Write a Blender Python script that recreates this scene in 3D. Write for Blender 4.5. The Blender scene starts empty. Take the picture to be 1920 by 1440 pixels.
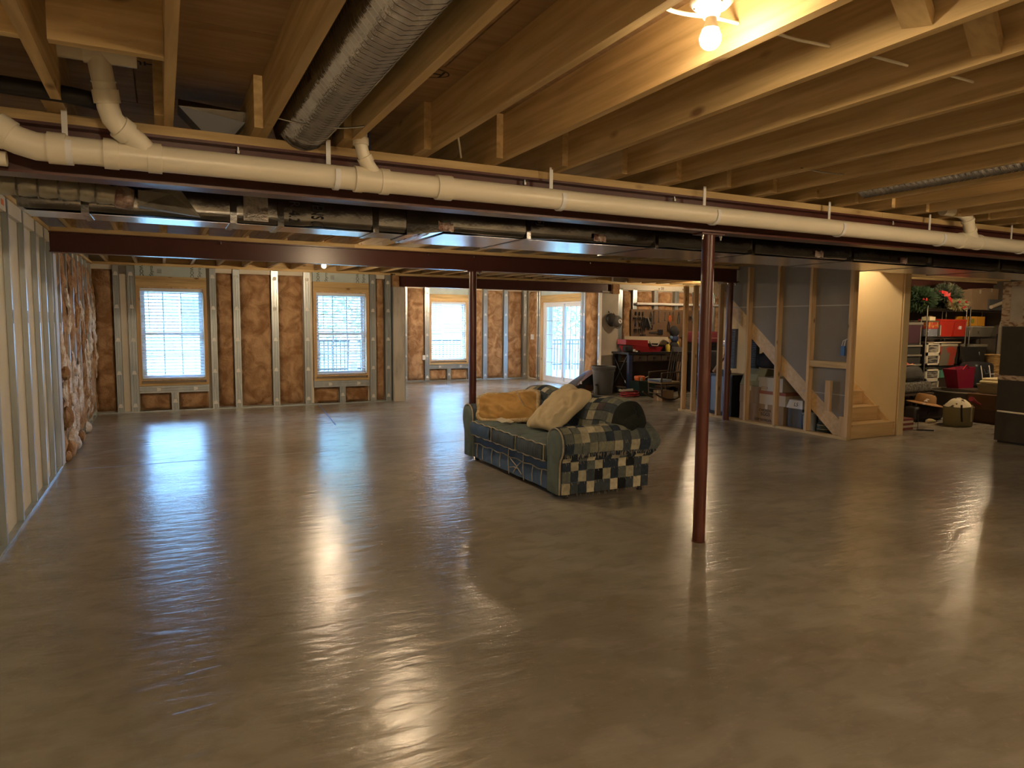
import bpy, bmesh, math, random
from mathutils import Vector, Matrix, noise
random.seed(11)
SC = bpy.context.scene
COL = SC.collection
PI = math.pi

# ---------------------------------------------------------------- camera, sky, sun, exposure
yaw, pitch, roll, CAM_H = 0.465895778, 0.0888594841, -0.00854307603, 1.54
fw = Vector((math.sin(yaw)*math.cos(pitch), math.cos(yaw)*math.cos(pitch), -math.sin(pitch)))
rt = Vector((math.cos(yaw), -math.sin(yaw), 0)); dn = fw.cross(rt)
r2 = rt*math.cos(roll)+dn*math.sin(roll); d2 = -rt*math.sin(roll)+dn*math.cos(roll)
cam = bpy.data.cameras.new('camera'); cam.sensor_width = 36; cam.lens = 1300/1920*36
cam.clip_start = 0.05; cam.clip_end = 300
co = bpy.data.objects.new('camera', cam); COL.objects.link(co)
m3 = Matrix((r2, -d2, -fw)).transposed()
co.matrix_world = Matrix.Translation((0, 0, CAM_H)) @ m3.to_4x4()
SC.camera = co
world = bpy.data.worlds.new('world'); SC.world = world; world.use_nodes = True
bg = world.node_tree.nodes['Background']
bg.inputs[0].default_value = (0.26, 0.53, 1.0, 1); bg.inputs[1].default_value = 5.8
sun = bpy.data.lights.new('sun', 'SUN'); sun.energy = 2.6; sun.angle = 0.01; sun.color = (0.42, 0.72, 1.0)
so = bpy.data.objects.new('sun', sun); COL.objects.link(so)
so.rotation_euler = Vector((0.45, 0.75, -0.62)).to_track_quat('-Z', 'Y').to_euler()
SC.view_settings.view_transform = 'Standard'; SC.view_settings.look = 'None'
SC.view_settings.gamma = 1.0; SC.view_settings.use_curve_mapping = False
SC.view_settings.exposure = 3.12
SC.cycles.sample_clamp_indirect = 4.0
SC.cycles.max_bounces = 8
BULB = (1.0, 0.75, 0.46)

def portal(x, y, z, w, h, rz):
    l = bpy.data.lights.new('portal', 'AREA'); l.shape = 'RECTANGLE'; l.size = w; l.size_y = h
    l.cycles.is_portal = True
    o = bpy.data.objects.new('portal', l); COL.objects.link(o)
    o.location = (x, y, z); o.rotation_euler = (PI/2, 0, rz)
portal(0.15, 13.2, 1.28, 0.96, 1.52, PI); portal(2.96, 13.2, 1.28, 0.96, 1.52, PI)
portal(6.7, 17.2, 1.28, 0.96, 1.52, PI); portal(9.2, 15.17, 1.02, 1.84, 2.04, PI/2)
for _o in [o for o in COL.objects if o.type == 'LIGHT' and o.name.startswith('portal')]:
    _o.rotation_euler = (-PI/2, 0, 0) if _o.location.x < 9 else (-PI/2, 0, -PI/2)

# ---------------------------------------------------------------- materials
def nd(nt, t, **kw):
    n = nt.nodes.new(t)
    for k, v in kw.items(): setattr(n, k, v)
    return n
def mat(name, col, rough=.6, metal=0., col2=None, sc=6., st=(1, 1, 1), lo=.35, hi=.65, bump=0., bsc=None,
        bst=None, spec=.5, var=0., alpha=None, trans=0., emit=None, detail=5, distort=0., rough2=None, coat=0., knots=False):
    m = bpy.data.materials.new(name); m.use_nodes = True; nt = m.node_tree
    p = nt.nodes['Principled BSDF']; L = nt.links.new
    p.inputs['Base Color'].default_value = (*col, 1); p.inputs['Roughness'].default_value = rough
    p.inputs['Metallic'].default_value = metal; p.inputs['Specular IOR Level'].default_value = spec
    p.inputs['Coat Weight'].default_value = coat
    if alpha is not None: p.inputs['Alpha'].default_value = alpha
    if trans: p.inputs['Transmission Weight'].default_value = trans
    if emit:
        p.inputs['Emission Color'].default_value = (*emit[0], 1); p.inputs['Emission Strength'].default_value = emit[1]
    vec = None
    if col2 or bump or rough2:
        tc = nd(nt, 'ShaderNodeTexCoord'); oi = nd(nt, 'ShaderNodeObjectInfo')
        mul = nd(nt, 'ShaderNodeMath', operation='MULTIPLY'); mul.inputs[1].default_value = 37.0
        L(oi.outputs['Random'], mul.inputs[0])
        add = nd(nt, 'ShaderNodeVectorMath', operation='ADD')
        L(tc.outputs['Object'], add.inputs[0]); L(mul.outputs[0], add.inputs[1])
        vec = add.outputs[0]
        def tex(s, stretch, dt=detail, ds=distort):
            mp = nd(nt, 'ShaderNodeMapping'); mp.inputs['Scale'].default_value = stretch
            L(vec, mp.inputs['Vector'])
            n = nd(nt, 'ShaderNodeTexNoise'); n.inputs['Scale'].default_value = s
            n.inputs['Detail'].default_value = dt; n.inputs['Distortion'].default_value = ds
            L(mp.outputs[0], n.inputs['Vector']); return n
    if col2:
        n = tex(sc, st); mr = nd(nt, 'ShaderNodeMapRange'); mr.inputs[1].default_value = lo; mr.inputs[2].default_value = hi
        L(n.outputs[0], mr.inputs[0])
        mx = nd(nt, 'ShaderNodeMix', data_type='RGBA'); mx.inputs[6].default_value = (*col, 1); mx.inputs[7].default_value = (*col2, 1)
        L(mr.outputs[0], mx.inputs[0]); out = mx.outputs[2]
        if knots:
            mk = nd(nt, 'ShaderNodeMapping'); mk.inputs['Scale'].default_value = knots; L(vec, mk.inputs['Vector'])
            vo = nd(nt, 'ShaderNodeTexVoronoi'); vo.inputs['Scale'].default_value = 1.0; L(mk.outputs[0], vo.inputs['Vector'])
            kr = nd(nt, 'ShaderNodeMapRange'); kr.inputs[1].default_value = .05; kr.inputs[2].default_value = .13; kr.inputs[3].default_value = .85; kr.inputs[4].default_value = 0.
            L(vo.outputs['Distance'], kr.inputs[0]); m2 = nd(nt, 'ShaderNodeMix', data_type='RGBA'); L(kr.outputs[0], m2.inputs[0]); L(out, m2.inputs[6]); m2.inputs[7].default_value = (.16, .075, .03, 1); out = m2.outputs[2]
        if var:
            hv = nd(nt, 'ShaderNodeHueSaturation'); mv = nd(nt, 'ShaderNodeMapRange')
            mv.inputs[3].default_value = 1-var; mv.inputs[4].default_value = 1+var
            L(oi.outputs['Random'], mv.inputs[0]); L(mv.outputs[0], hv.inputs['Value']); L(out, hv.inputs['Color']); out = hv.outputs[0]
        L(out, p.inputs['Base Color'])
        if rough2 is not None:
            rr = nd(nt, 'ShaderNodeMapRange'); rr.inputs[1].default_value = lo; rr.inputs[2].default_value = hi
            rr.inputs[3].default_value = rough; rr.inputs[4].default_value = rough2
            L(n.outputs[0], rr.inputs[0]); L(rr.outputs[0], p.inputs['Roughness'])
    if bump:
        n2 = tex(bsc or sc*3, bst or st); b = nd(nt, 'ShaderNodeBump'); b.inputs['Strength'].default_value = bump
        b.inputs['Distance'].default_value = .02; L(n2.outputs[0], b.inputs['Height']); L(b.outputs[0], p.inputs['Normal'])
    return m

W1, W2 = (0.48, 0.33, 0.15), (0.68, 0.50, 0.25)
MT = {}
MT['joist'] = mat('spruce_joist', W1, .62, col2=W2, sc=2.6, st=(7, .55, 11), var=.10, bump=.06, spec=.3, distort=.4, knots=(5, 2.2, 5))
MT['wood_x'] = mat('lumber_along_x', W1, .65, col2=W2, sc=2.2, st=(.7, 9, 9), var=.12, bump=.06, spec=.3, distort=.4, knots=(2.4, 6, 6))
MT['wood_z'] = mat('lumber_upright', (0.52, 0.34, 0.17), .65, col2=(0.68, 0.48, 0.27), sc=2.2, st=(9, 9, .7), var=.12, bump=.06, spec=.3, distort=.4, knots=(6, 6, 2.6))
MT['ply'] = mat('subfloor_panel', (0.34, 0.21, 0.105), .7, col2=(0.44, 0.29, 0.155), sc=2.0, st=(1, 9, 1), var=.08, bump=.05, spec=.25, distort=.6)
MT['stair_wood'] = mat('stair_pine', (0.62, 0.42, 0.20), .5, col2=(0.72, 0.52, 0.28), sc=2.5, st=(.7, 8, 8), var=.05, spec=.4)
MT['red_steel'] = mat('primed_red_steel', (0.085, 0.026, 0.021), .31, col2=(0.095, 0.032, 0.025), sc=3, bump=.02, spec=.5)
MT['red_post'] = mat('red_column_paint', (0.085, 0.021, 0.013), .33, col2=(0.105, 0.028, 0.018), sc=3, spec=.5)
MT['pvc'] = mat('white_pvc', (0.80, 0.74, 0.60), .32, col2=(0.76, 0.70, 0.56), sc=3, spec=.5)
MT['foil'] = mat('foil_wrap', (0.24, 0.235, 0.23), .17, 1., col2=(0.17, 0.165, 0.16), sc=5, bump=.12, bsc=14)
MT['sheet_metal'] = mat('galvanised_sheet', (0.62, 0.63, 0.65), .22, 1., col2=(0.55, 0.56, 0.58), sc=4, bump=.03, bsc=9)
MT['flex_foil'] = mat('corrugated_foil', (0.50, 0.50, 0.53), .14, 1., col2=(0.36, 0.36, 0.39), sc=9, bump=.2, bsc=40)
MT['insul_flex'] = mat('insulated_flex_jacket', (0.50, 0.48, 0.40), .34, .55, col2=(0.38, 0.36, 0.30), sc=7, bump=.4, bsc=16)
MT['tape'] = mat('foil_tape_with_mastic', (0.55, 0.45, 0.40), .35, .5, col2=(0.22, 0.12, 0.10), sc=16, bump=.5, lo=.4, hi=.6)
MT['stud'] = mat('galvanised_stud', (0.40, 0.45, 0.48), .36, .75, col2=(0.50, 0.54, 0.56), sc=8, st=(1, 1, .2), bump=.03)
MT['clip'] = mat('white_foam_clip', (0.78, 0.78, 0.76), .7)
MT['foam'] = mat('white_foam_board', (0.74, 0.70, 0.60), .75, col2=(0.68, 0.63, 0.53), sc=3, bump=.05)
MT['blue_foam'] = mat('pale_blue_foam_board', (0.46, 0.55, 0.56), .7, col2=(0.54, 0.62, 0.62), sc=4, bump=.04)
MT['batt'] = mat('brown_fibreglass', (0.29, 0.155, 0.075), .95, col2=(0.56, 0.36, 0.205), sc=4.6, bump=1., bsc=26, lo=.38, hi=.66, detail=12, distort=.9, spec=.1)
MT['fluff'] = mat('pale_fibreglass_fibres', (0.86, 0.84, 0.82), .95, col2=(0.60, 0.46, 0.36), sc=14, bump=.8, bsc=40, spec=.1)
MT['concrete_wall'] = mat('parged_wall', (0.62, 0.57, 0.48), .85, col2=(0.52, 0.47, 0.39), sc=3, bump=.12)
MT['pier'] = mat('pier_concrete', (0.66, 0.62, 0.56), .85, col2=(0.40, 0.36, 0.32), sc=4, st=(2.5, 2.5, .5), bump=.12, lo=.45, hi=.72)
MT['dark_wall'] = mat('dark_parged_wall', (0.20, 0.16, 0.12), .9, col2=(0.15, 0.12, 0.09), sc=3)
MT['drywall_back'] = mat('grey_drywall_paper', (0.30, 0.275, 0.25), .85, col2=(0.27, 0.245, 0.22), sc=2, spec=.2)
MT['drywall'] = mat('cream_painted_drywall', (0.74, 0.60, 0.36), .75, col2=(0.70, 0.565, 0.335), sc=2, spec=.2)
MT['white'] = mat('white_paint', (0.80, 0.80, 0.80), .4)
MT['vinyl'] = mat('white_vinyl', (0.78, 0.80, 0.84), .35)
MT['glass'] = mat('clear_glass', (1, 1, 1), 0.0, trans=1., spec=.5)
MT['black'] = mat('black_plastic', (0.012, 0.012, 0.013), .45)
MT['blackm'] = mat('black_cloth', (0.02, 0.02, 0.022), .9, col2=(0.03, 0.03, 0.034), sc=12)
MT['chrome'] = mat('chromed_wire', (0.55, 0.55, 0.55), .25, 1.)
MT['ink'] = mat('black_ink', (0.025, 0.02, 0.018), .8)
MT['cable'] = mat('white_cable_sheath', (0.80, 0.74, 0.60), .5)
MT['card'] = mat('brown_cardboard', (0.36, 0.24, 0.14), .85, col2=(0.32, 0.21, 0.12), sc=3, var=.12)
MT['card_pale'] = mat('pale_cardboard', (0.58, 0.50, 0.38), .85, col2=(0.52, 0.44, 0.33), sc=3)
MT['rust'] = mat('reddish_brown_print', (0.30, 0.10, 0.06), .8)
def flat(name, col, rough=.6, **k): return mat(name, col, rough, **k)
# concrete floor: troweled, sealed slab with burnished patches
def concrete():
    m = bpy.data.materials.new('troweled_concrete'); m.use_nodes = True; nt = m.node_tree; L = nt.links.new
    p = nt.nodes['Principled BSDF']; tc = nd(nt, 'ShaderNodeTexCoord')
    def tex(s, st=(1, 1, 1), dt=6, ds=0.):
        mp = nd(nt, 'ShaderNodeMapping'); mp.inputs['Scale'].default_value = st
        L(tc.outputs['Object'], mp.inputs[0]); n = nd(nt, 'ShaderNodeTexNoise'); n.inputs['Scale'].default_value = s
        n.inputs['Detail'].default_value = dt; n.inputs['Distortion'].default_value = ds
        L(mp.outputs[0], n.inputs['Vector']); return n.outputs[0]
    def ramp(src, a, b, c, d):
        r = nd(nt, 'ShaderNodeMapRange'); r.inputs[1].default_value = a; r.inputs[2].default_value = b
        r.inputs[3].default_value = c; r.inputs[4].default_value = d; L(src, r.inputs[0]); return r.outputs[0]
    def mixc(f, a, b):
        x = nd(nt, 'ShaderNodeMix', data_type='RGBA')
        L(f, x.inputs[0])
        for i, v in ((6, a), (7, b)):
            if isinstance(v, tuple): x.inputs[i].default_value = (*v, 1)
            else: L(v, x.inputs[i])
        return x.outputs[2]
    n1 = tex(.6, (1, 1, 1), 9, .3); n2 = tex(1.7, (.7, 1.2, 1), 9, .25); n3 = tex(24, (1, 1, 1), 4); n4 = tex(1.3, (.6, 1.3, 1), 8, .2)
    c = mixc(ramp(n1, .36, .64, 0, 1), (0.245, 0.218, 0.175), (0.375, 0.345, 0.285))
    c = mixc(ramp(n2, .42, .72, 0, .7), c, (0.235, 0.20, 0.145))
    c = mixc(ramp(tex(6.5, (.8, 1.2, 1), 9, .4), .48, .62, 0, .30), c, (0.18, 0.15, 0.105))
    c = mixc(ramp(tex(3.1, (.7, 1.3, 1), 9, .6), .52, .66, 0, .35), c, (0.40, 0.37, 0.32))
    c = mixc(ramp(n3, .60, .80, 0, .25), c, (0.46, 0.42, 0.35))
    L(c, p.inputs['Base Color'])
    mu = nd(nt, 'ShaderNodeMath', operation='ADD'); L(ramp(n4, .38, .62, .20, .24), mu.inputs[0]); L(ramp(n2, .4, .7, 0, .03), mu.inputs[1])
    L(mu.outputs[0], p.inputs['Roughness']); p.inputs['Specular IOR Level'].default_value = .48
    b = nd(nt, 'ShaderNodeBump'); b.inputs['Strength'].default_value = .75; b.inputs['Distance'].default_value = .008
    n5 = tex(9, (.5, 1.5, 1), 10, .3)
    L(n5, b.inputs['Height']); L(b.outputs[0], p.inputs['Normal'])
    return m
MT['floor'] = concrete()

# ---------------------------------------------------------------- mesh builder
class MB:
    def __init__(s): s.v = []; s.f = []
    def add(s, vs, fs):
        k = len(s.v); s.v += [tuple(v) for v in vs]; s.f += [tuple(i+k for i in f) for f in fs]; return s
    def box(s, x0, x1, y0, y1, z0, z1):
        return s.add([(x0,y0,z0),(x1,y0,z0),(x1,y1,z0),(x0,y1,z0),(x0,y0,z1),(x1,y0,z1),(x1,y1,z1),(x0,y1,z1)],
                     [(3,2,1,0),(4,5,6,7),(0,1,5,4),(1,2,6,5),(2,3,7,6),(3,0,4,7)])
    def hexa(s, p):                                   # eight corners, bottom ring then top ring
        return s.add(p, [(3,2,1,0),(4,5,6,7),(0,1,5,4),(1,2,6,5),(2,3,7,6),(3,0,4,7)])
    def bar(s, p, q, w, h, up=(0, 0, 1)):
        p, q = Vector(p), Vector(q); d = (q-p).normalized(); sd = d.cross(Vector(up))
        if sd.length < 1e-4: sd = d.cross(Vector((1, 0, 0)))
        sd.normalize(); u = sd.cross(d); a, b = sd*w/2, u*h/2
        return s.hexa([p-a-b, p+a-b, q+a-b, q-a-b, p-a+b, p+a+b, q+a+b, q-a+b])
    def tube(s, pts, r, n=10, cap=True):
        pts = [Vector(p) for p in pts]; rs = r if isinstance(r, (list, tuple)) else [r]*len(pts)
        rings = []; prev = None
        for i, p in enumerate(pts):
            d = (pts[min(i+1, len(pts)-1)]-pts[max(i-1, 0)])
            d = d.normalized() if d.length > 1e-9 else Vector((0, 0, 1))
            if prev is None:
                a = d.cross(Vector((0, 0, 1)));  a = a if a.length > .05 else d.cross(Vector((1, 0, 0)))
            else: a = prev-d*prev.dot(d)
            a.normalize(); prev = a; b = d.cross(a)
            rings.append([p+a*rs[i]*math.cos(2*PI*k/n)+b*rs[i]*math.sin(2*PI*k/n) for k in range(n)])
        vs = [v for rg in rings for v in rg]; fs = []
        for i in range(len(pts)-1):
            for k in range(n):
                k2 = (k+1) % n; fs.append((i*n+k, i*n+k2, (i+1)*n+k2, (i+1)*n+k))
        if cap: fs += [tuple(range(n))[::-1], tuple((len(pts)-1)*n+k for k in range(n))]
        return s.add(vs, fs)
    def lathe(s, prof, o=(0, 0, 0), n=18, ax=(0, 0, 1)):
        ax = Vector(ax).normalized(); a = ax.cross(Vector((0, 1, 0)))
        a = a if a.length > .1 else ax.cross(Vector((1, 0, 0))); a.normalize(); b = ax.cross(a); o = Vector(o)
        vs = [o+ax*z+(a*math.cos(2*PI*k/n)+b*math.sin(2*PI*k/n))*r for r, z in prof for k in range(n)]; fs = []
        for i in range(len(prof)-1):
            for k in range(n):
                k2 = (k+1) % n; fs.append((i*n+k, i*n+k2, (i+1)*n+k2, (i+1)*n+k))
        if prof[0][0] > 1e-4: fs.append(tuple(range(n))[::-1])
        if prof[-1][0] > 1e-4: fs.append(tuple((len(prof)-1)*n+k for k in range(n)))
        return s.add(vs, fs)
    def grid(s, fn, nu, nv):
        vs = [fn(i/nu, j/nv) for i in range(nu+1) for j in range(nv+1)]
        return s.add(vs, [(i*(nv+1)+j, (i+1)*(nv+1)+j, (i+1)*(nv+1)+j+1, i*(nv+1)+j+1) for i in range(nu) for j in range(nv)])
    def sheet(s, f0, f1, nu, nv):                      # two skins and a rim
        k = len(s.v); s.grid(f0, nu, nv); s.grid(f1, nu, nv); n = (nu+1)*(nv+1); w = nv+1
        ring = [i*w for i in range(nu+1)]+[nu*w+j for j in range(1, w)]+[i*w+nv for i in range(nu-1, -1, -1)]+[j for j in range(nv-1, 0, -1)]
        for a, b in zip(ring, ring[1:]+ring[:1]): s.f.append((k+a, k+b, k+n+b, k+n+a))
        return s
    def prism(s, poly, fn, a0, a1):                    # fn(u, v, a) -> point
        n = len(poly); vs = [fn(u, v, a0) for u, v in poly]+[fn(u, v, a1) for u, v in poly]
        return s.add(vs, [tuple(range(n))[::-1], tuple(range(n, 2*n))]+[(i, (i+1) % n, n+(i+1) % n, n+i) for i in range(n)])
    def rbox(s, x0, x1, y0, y1, z0, z1, r=.03, n=3, bulge=0., fn=None):   # rounded, optionally plump box
        cx, cy, cz = (x0+x1)/2, (y0+y1)/2, (z0+z1)/2; hx, hy, hz = (x1-x0)/2, (y1-y0)/2, (z1-z0)/2
        r = min(r, hx, hy, hz); k = n*2
        ts = [-1+.0]+[]; ts = []
        for i in range(n+1): ts.append(-1+i/n*1.0)
        ts = sorted(set([round(t, 5) for t in ts]+[round(-t, 5) for t in ts]))
        def pt(q):
            p = []
            for c, h in zip(q, (hx, hy, hz)):
                p.append(c*h)
            inn = [max(-(h-r), min(h-r, c)) for c, h in zip(p, (hx, hy, hz))]
            # push the outer ring on to the rounding
            d = Vector([c-i for c, i in zip(p, inn)])
            if d.length > 1e-9: d = d.normalized()*r
            v = Vector(inn)+d
            if bulge:
                ax = [abs(c) for c in q]
                f = [(1-(v.x/hx)**2), (1-(v.y/hy)**2), (1-(v.z/hz)**2)]
                v = Vector((v.x+bulge*math.copysign(1, v.x)*max(0, f[1]*f[2])*(ax[0] > .999), v.y+bulge*math.copysign(1, v.y)*max(0, f[0]*f[2])*(ax[1] > .999),
                            v.z+bulge*math.copysign(1, v.z)*max(0, f[0]*f[1])*(ax[2] > .999)))
            v += Vector((cx, cy, cz))
            return fn(v) if fn else v
        def ax_ts(h):
            e = max(0., (h-r)/h); out = [-1, -(1+e)/2, -e, -e/2, 0, e/2, e, (1+e)/2, 1]
            if n > 3: out = sorted(out+[-e*.75, -e*.25, e*.25, e*.75])
            return sorted(set(round(t, 5) for t in out))
        TX, TY, TZ = ax_ts(hx), ax_ts(hy), ax_ts(hz)
        for sgn in (-1, 1):
            for A, B, mk in ((TX, TY, lambda a, b: (a, b, sgn)), (TY, TZ, lambda a, b: (sgn, a, b)), (TX, TZ, lambda a, b: (a, sgn, b))):
                vs = [pt(mk(a, b)) for a in A for b in B]; w = len(B)
                s.add(vs, [(i*w+j, (i+1)*w+j, (i+1)*w+j+1, i*w+j+1) for i in range(len(A)-1) for j in range(len(B)-1)])
        return s
    def build(s, name, m, parent=None, smooth=False, kind=None, weld=True, label=None):
        me = bpy.data.meshes.new(name)
        o = bpy.data.objects.new(name, me); COL.objects.link(o)
        base = Vector((0, 0, 0))
        if parent is not None:
            o.parent = parent; r = parent
            while r.parent is not None: r = r.parent
            base = LOC.get(r.name, base)
        me.from_pydata([(v[0]-base.x, v[1]-base.y, v[2]-base.z) for v in s.v], [], s.f)
        if weld and len(s.f) < 20000:
            bm = bmesh.new(); bm.from_mesh(me); bmesh.ops.remove_doubles(bm, verts=bm.verts, dist=1e-5)
            bmesh.ops.recalc_face_normals(bm, faces=bm.faces); bm.to_mesh(me); bm.free()
        me.materials.append(MT[m] if isinstance(m, str) else m)
        if smooth:
            me.polygons.foreach_set('use_smooth', [True]*len(me.polygons))
            try: me.set_sharp_from_angle(angle=0.95)
            except Exception: pass
        if kind: o['kind'] = kind
        if label: o['label'] = label
        return o
LOC = {}
def tag(o, label, cat, group=None, kind=None):
    o['label'] = label; o['category'] = cat
    if group: o['group'] = group
    if kind: o['kind'] = kind
    return o
def thing(name, label, cat, loc, group=None, kind=None):
    o = bpy.data.objects.new(name, None); COL.objects.link(o); o.empty_display_size = .1
    o.location = loc; LOC[o.name] = Vector(loc)
    return tag(o, label, cat, group, kind)
def struct(name, label, cat, mb=None, m=None):
    if mb is None: o = bpy.data.objects.new(name, None); COL.objects.link(o)
    else: o = mb.build(name, m)
    LOC[o.name] = Vector((0, 0, 0)); return tag(o, label, cat, None, 'structure')
def dup(root, loc, label=None, rz=None, group=None):
    r = root.copy(); COL.objects.link(r); r.location = loc; LOC[r.name] = Vector(loc)
    if rz is not None: r.rotation_euler = (0, 0, rz)
    if label: r['label'] = label
    if group: r['group'] = group
    for ch in list(root.children):
        c = ch.copy(); COL.objects.link(c); c.parent = r
        for g in list(ch.children):
            d = g.copy(); COL.objects.link(d); d.parent = c
    return r
def copypart(o, dx=(0, 0, 0)):
    c = o.copy(); COL.objects.link(c); c.location = o.location+Vector(dx)
    for g in list(o.children):
        d = g.copy(); COL.objects.link(d); d.parent = c
    return c
def text(body, size, M, parent, m='ink', name='lettering', ext=.0008, align='CENTER'):
    cu = bpy.data.curves.new(name, 'FONT'); cu.body = body; cu.size = size; cu.extrude = ext
    cu.align_x = align; cu.align_y = 'CENTER'; cu.materials.append(MT[m] if isinstance(m, str) else m)
    o = bpy.data.objects.new(name, cu); COL.objects.link(o)
    r = parent
    while r.parent is not None: r = r.parent
    o.parent = parent; o.matrix_local = Matrix.Translation(-LOC.get(r.name, Vector((0, 0, 0)))) @ M
    return o
def basis(o, right, up):                                # text frame: right and up directions on a surface
    r = Vector(right).normalized(); u = Vector(up).normalized(); n = r.cross(u)
    m = Matrix((r, u, n)).transposed().to_4x4(); m.translation = Vector(o); return m
def nz(x, y, z=0., s=1.): return noise.noise(Vector((x*s, y*s, z*s)))
# ---------------------------------------------------------------- the shell
def archglass():
    m = bpy.data.materials.new('window_glass'); m.use_nodes = True; nt = m.node_tree; L = nt.links.new
    nt.nodes.remove(nt.nodes['Principled BSDF']); t = nd(nt, 'ShaderNodeBsdfTransparent'); g = nd(nt, 'ShaderNodeBsdfGlossy')
    g.inputs['Roughness'].default_value = .02; t.inputs[0].default_value = (.95, .98, .97, 1)
    lw = nd(nt, 'ShaderNodeLayerWeight'); pw = nd(nt, 'ShaderNodeMath', operation='POWER'); pw.inputs[1].default_value = 5.
    lw.inputs[0].default_value = .5; L(lw.outputs['Facing'], pw.inputs[0]); fr = nd(nt, 'ShaderNodeMapRange'); fr.inputs[3].default_value = .04; fr.inputs[4].default_value = .9; L(pw.outputs[0], fr.inputs[0]); x = nd(nt, 'ShaderNodeMixShader')
    L(fr.outputs[0], x.inputs[0]); L(t.outputs[0], x.inputs[1]); L(g.outputs[0], x.inputs[2])
    L(x.outputs[0], nt.nodes['Material Output'].inputs[0]); return m
MT['pane'] = archglass()
ZJ, ZS, ZJB = 2.417, 2.65, 2.447                                   # underside of joists, underside of subfloor
floor = struct('floor', 'grey brown troweled concrete basement floor', 'floor', MB().box(-1.35, 16, -3.2, 17.3, -.12, 0), 'floor')
b = MB()                                               # sawn joint under the second beam, blue chalk line
b.box(-.95, 8.1, 8.243, 8.249, 0, .0006); b.build('control_joint', flat('pale_sawn_joint', (.42, .42, .44), .8), floor)
b = MB(); b.bar((-.95, 8.256, .0005), (.35, 8.256, .0005), .012, .001); b.bar((2.52, 12.88, .0005), (2.24, 10.25, .0005), .014, .001)
b.build('chalk_line', flat('blue_chalk', (.10, .20, .55), .9), floor)
# outer walls
wl = struct('wall_left', 'basement wall at the left, steel studs over white foam panels', 'wall', MB().box(-1.33, -1.021, -3.2, 13.3, 0, ZS), 'foam')
wb = struct('wall_back', 'back wall with two windows between brown batts', 'wall')
def pierced(name, a0, a1, z1, holes, mp, m, parent=None):
    b = MB(); xs = a0
    for (h0, h1, zb, zt) in holes:
        b.hexa(mp(xs, h0, 0, z1)); b.hexa(mp(h0, h1, zt, z1))
        if zb > 0: b.hexa(mp(h0, h1, 0, zb))
        xs = h1
    b.hexa(mp(xs, a1, 0, z1)); return b.build(name, m, parent)
def by(y0, y1): return lambda a0, a1, z0, z1: [(a0, y0, z0), (a1, y0, z0), (a1, y1, z0), (a0, y1, z0), (a0, y0, z1), (a1, y0, z1), (a1, y1, z1), (a0, y1, z1)]
def bx_(x0, x1): return lambda a0, a1, z0, z1: [(x0, a0, z0), (x1, a0, z0), (x1, a1, z0), (x0, a1, z0), (x0, a0, z1), (x1, a0, z1), (x1, a1, z1), (x0, a1, z1)]
WIN = [(-.33, .63, .53, 2.06), (2.50, 3.43, .53, 2.06)]
pierced('foam_panel', -1.3, 4.2, ZS, WIN, by(13.03, 13.28), 'foam', wb)
wbb = struct('wall_bump_back', 'far wall of the recess beyond the third beam', 'wall')
pierced('foam_panel', 4.5, 9.2, ZS, [(6.17, 7.15, .53, 2.06)], by(17.02, 17.27), 'foam', wbb)
wbr = struct('wall_bump_right', 'right wall of the recess with the sliding glass door', 'wall')
pierced('foam_panel', 13.0, 17.2, ZS, [(14.25, 16.1, 0, 2.06)], bx_(9.05, 9.3), 'foam', wbr)
wbl = struct('wall_bump_left', 'left wall of the recess behind the pale pier', 'wall', MB().hexa([(4.02, 12.99, 0), (4.165, 12.99, 0), (4.60, 17.2, 0), (4.48, 17.2, 0), (4.02, 12.99, ZS), (4.165, 12.99, ZS), (4.60, 17.2, ZS), (4.48, 17.2, ZS)]), 'pier')
ww = struct('wall_workbench', 'stud wall with brown batts behind the workbench', 'wall', MB().box(9.15, 15.7, 13.03, 13.28, 0, ZS), 'foam')
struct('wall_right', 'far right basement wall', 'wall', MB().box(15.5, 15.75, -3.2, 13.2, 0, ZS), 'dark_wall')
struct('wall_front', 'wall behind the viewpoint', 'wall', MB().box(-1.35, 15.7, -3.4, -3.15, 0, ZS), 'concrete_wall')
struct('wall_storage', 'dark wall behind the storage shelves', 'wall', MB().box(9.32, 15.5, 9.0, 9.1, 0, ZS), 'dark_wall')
# pale piers at the recess opening
b = MB(); b.box(3.93, 4.17, 12.9, 13.0, 0, 2.19)
p_l = b.build('pier', 'pier', wbl)
MB().box(3.925, 3.94, 12.89, 13.0, 0, 2.2).build('corner_bead', 'stud', wbl); MB().box(4.16, 4.175, 12.89, 13.0, 0, 2.2).build('corner_bead', 'stud', wbl)
b = MB(); b.box(8.72, 9.16, 12.93, 13.03, 0, 2.25); b.build('pier', 'concrete_wall', wbr)
# ceiling : slab, subfloor sheets with open seams, joists
ceil_ = struct('ceiling', 'open joist ceiling under plywood subfloor', 'ceiling')
def rects(x0, x1, y0, y1, hole):
    hx0, hx1, hy0, hy1 = hole
    if x1 <= hx0 or x0 >= hx1 or y1 <= hy0 or y0 >= hy1: return [(x0, x1, y0, y1)]
    out = []
    if x0 < hx0: out.append((x0, hx0, y0, y1))
    if x1 > hx1: out.append((hx1, x1, y0, y1))
    a, c = max(x0, hx0), min(x1, hx1)
    if y0 < hy0: out.append((a, c, y0, hy0))
    if y1 > hy1: out.append((a, c, hy1, y1))
    return out
HOLE = (8.23, 9.2, 6.75, 9.7)
b = MB()
for q in rects(-1.35, 15.75, -3.4, 17.3, HOLE): b.box(q[0], q[1], q[2], q[3], ZS+.018, ZS+.06)
b.build('seam_backing', 'ply', ceil_)  # backing added above the panels, keeps sky light out of their seams
y = -3.15; row = 0
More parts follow.
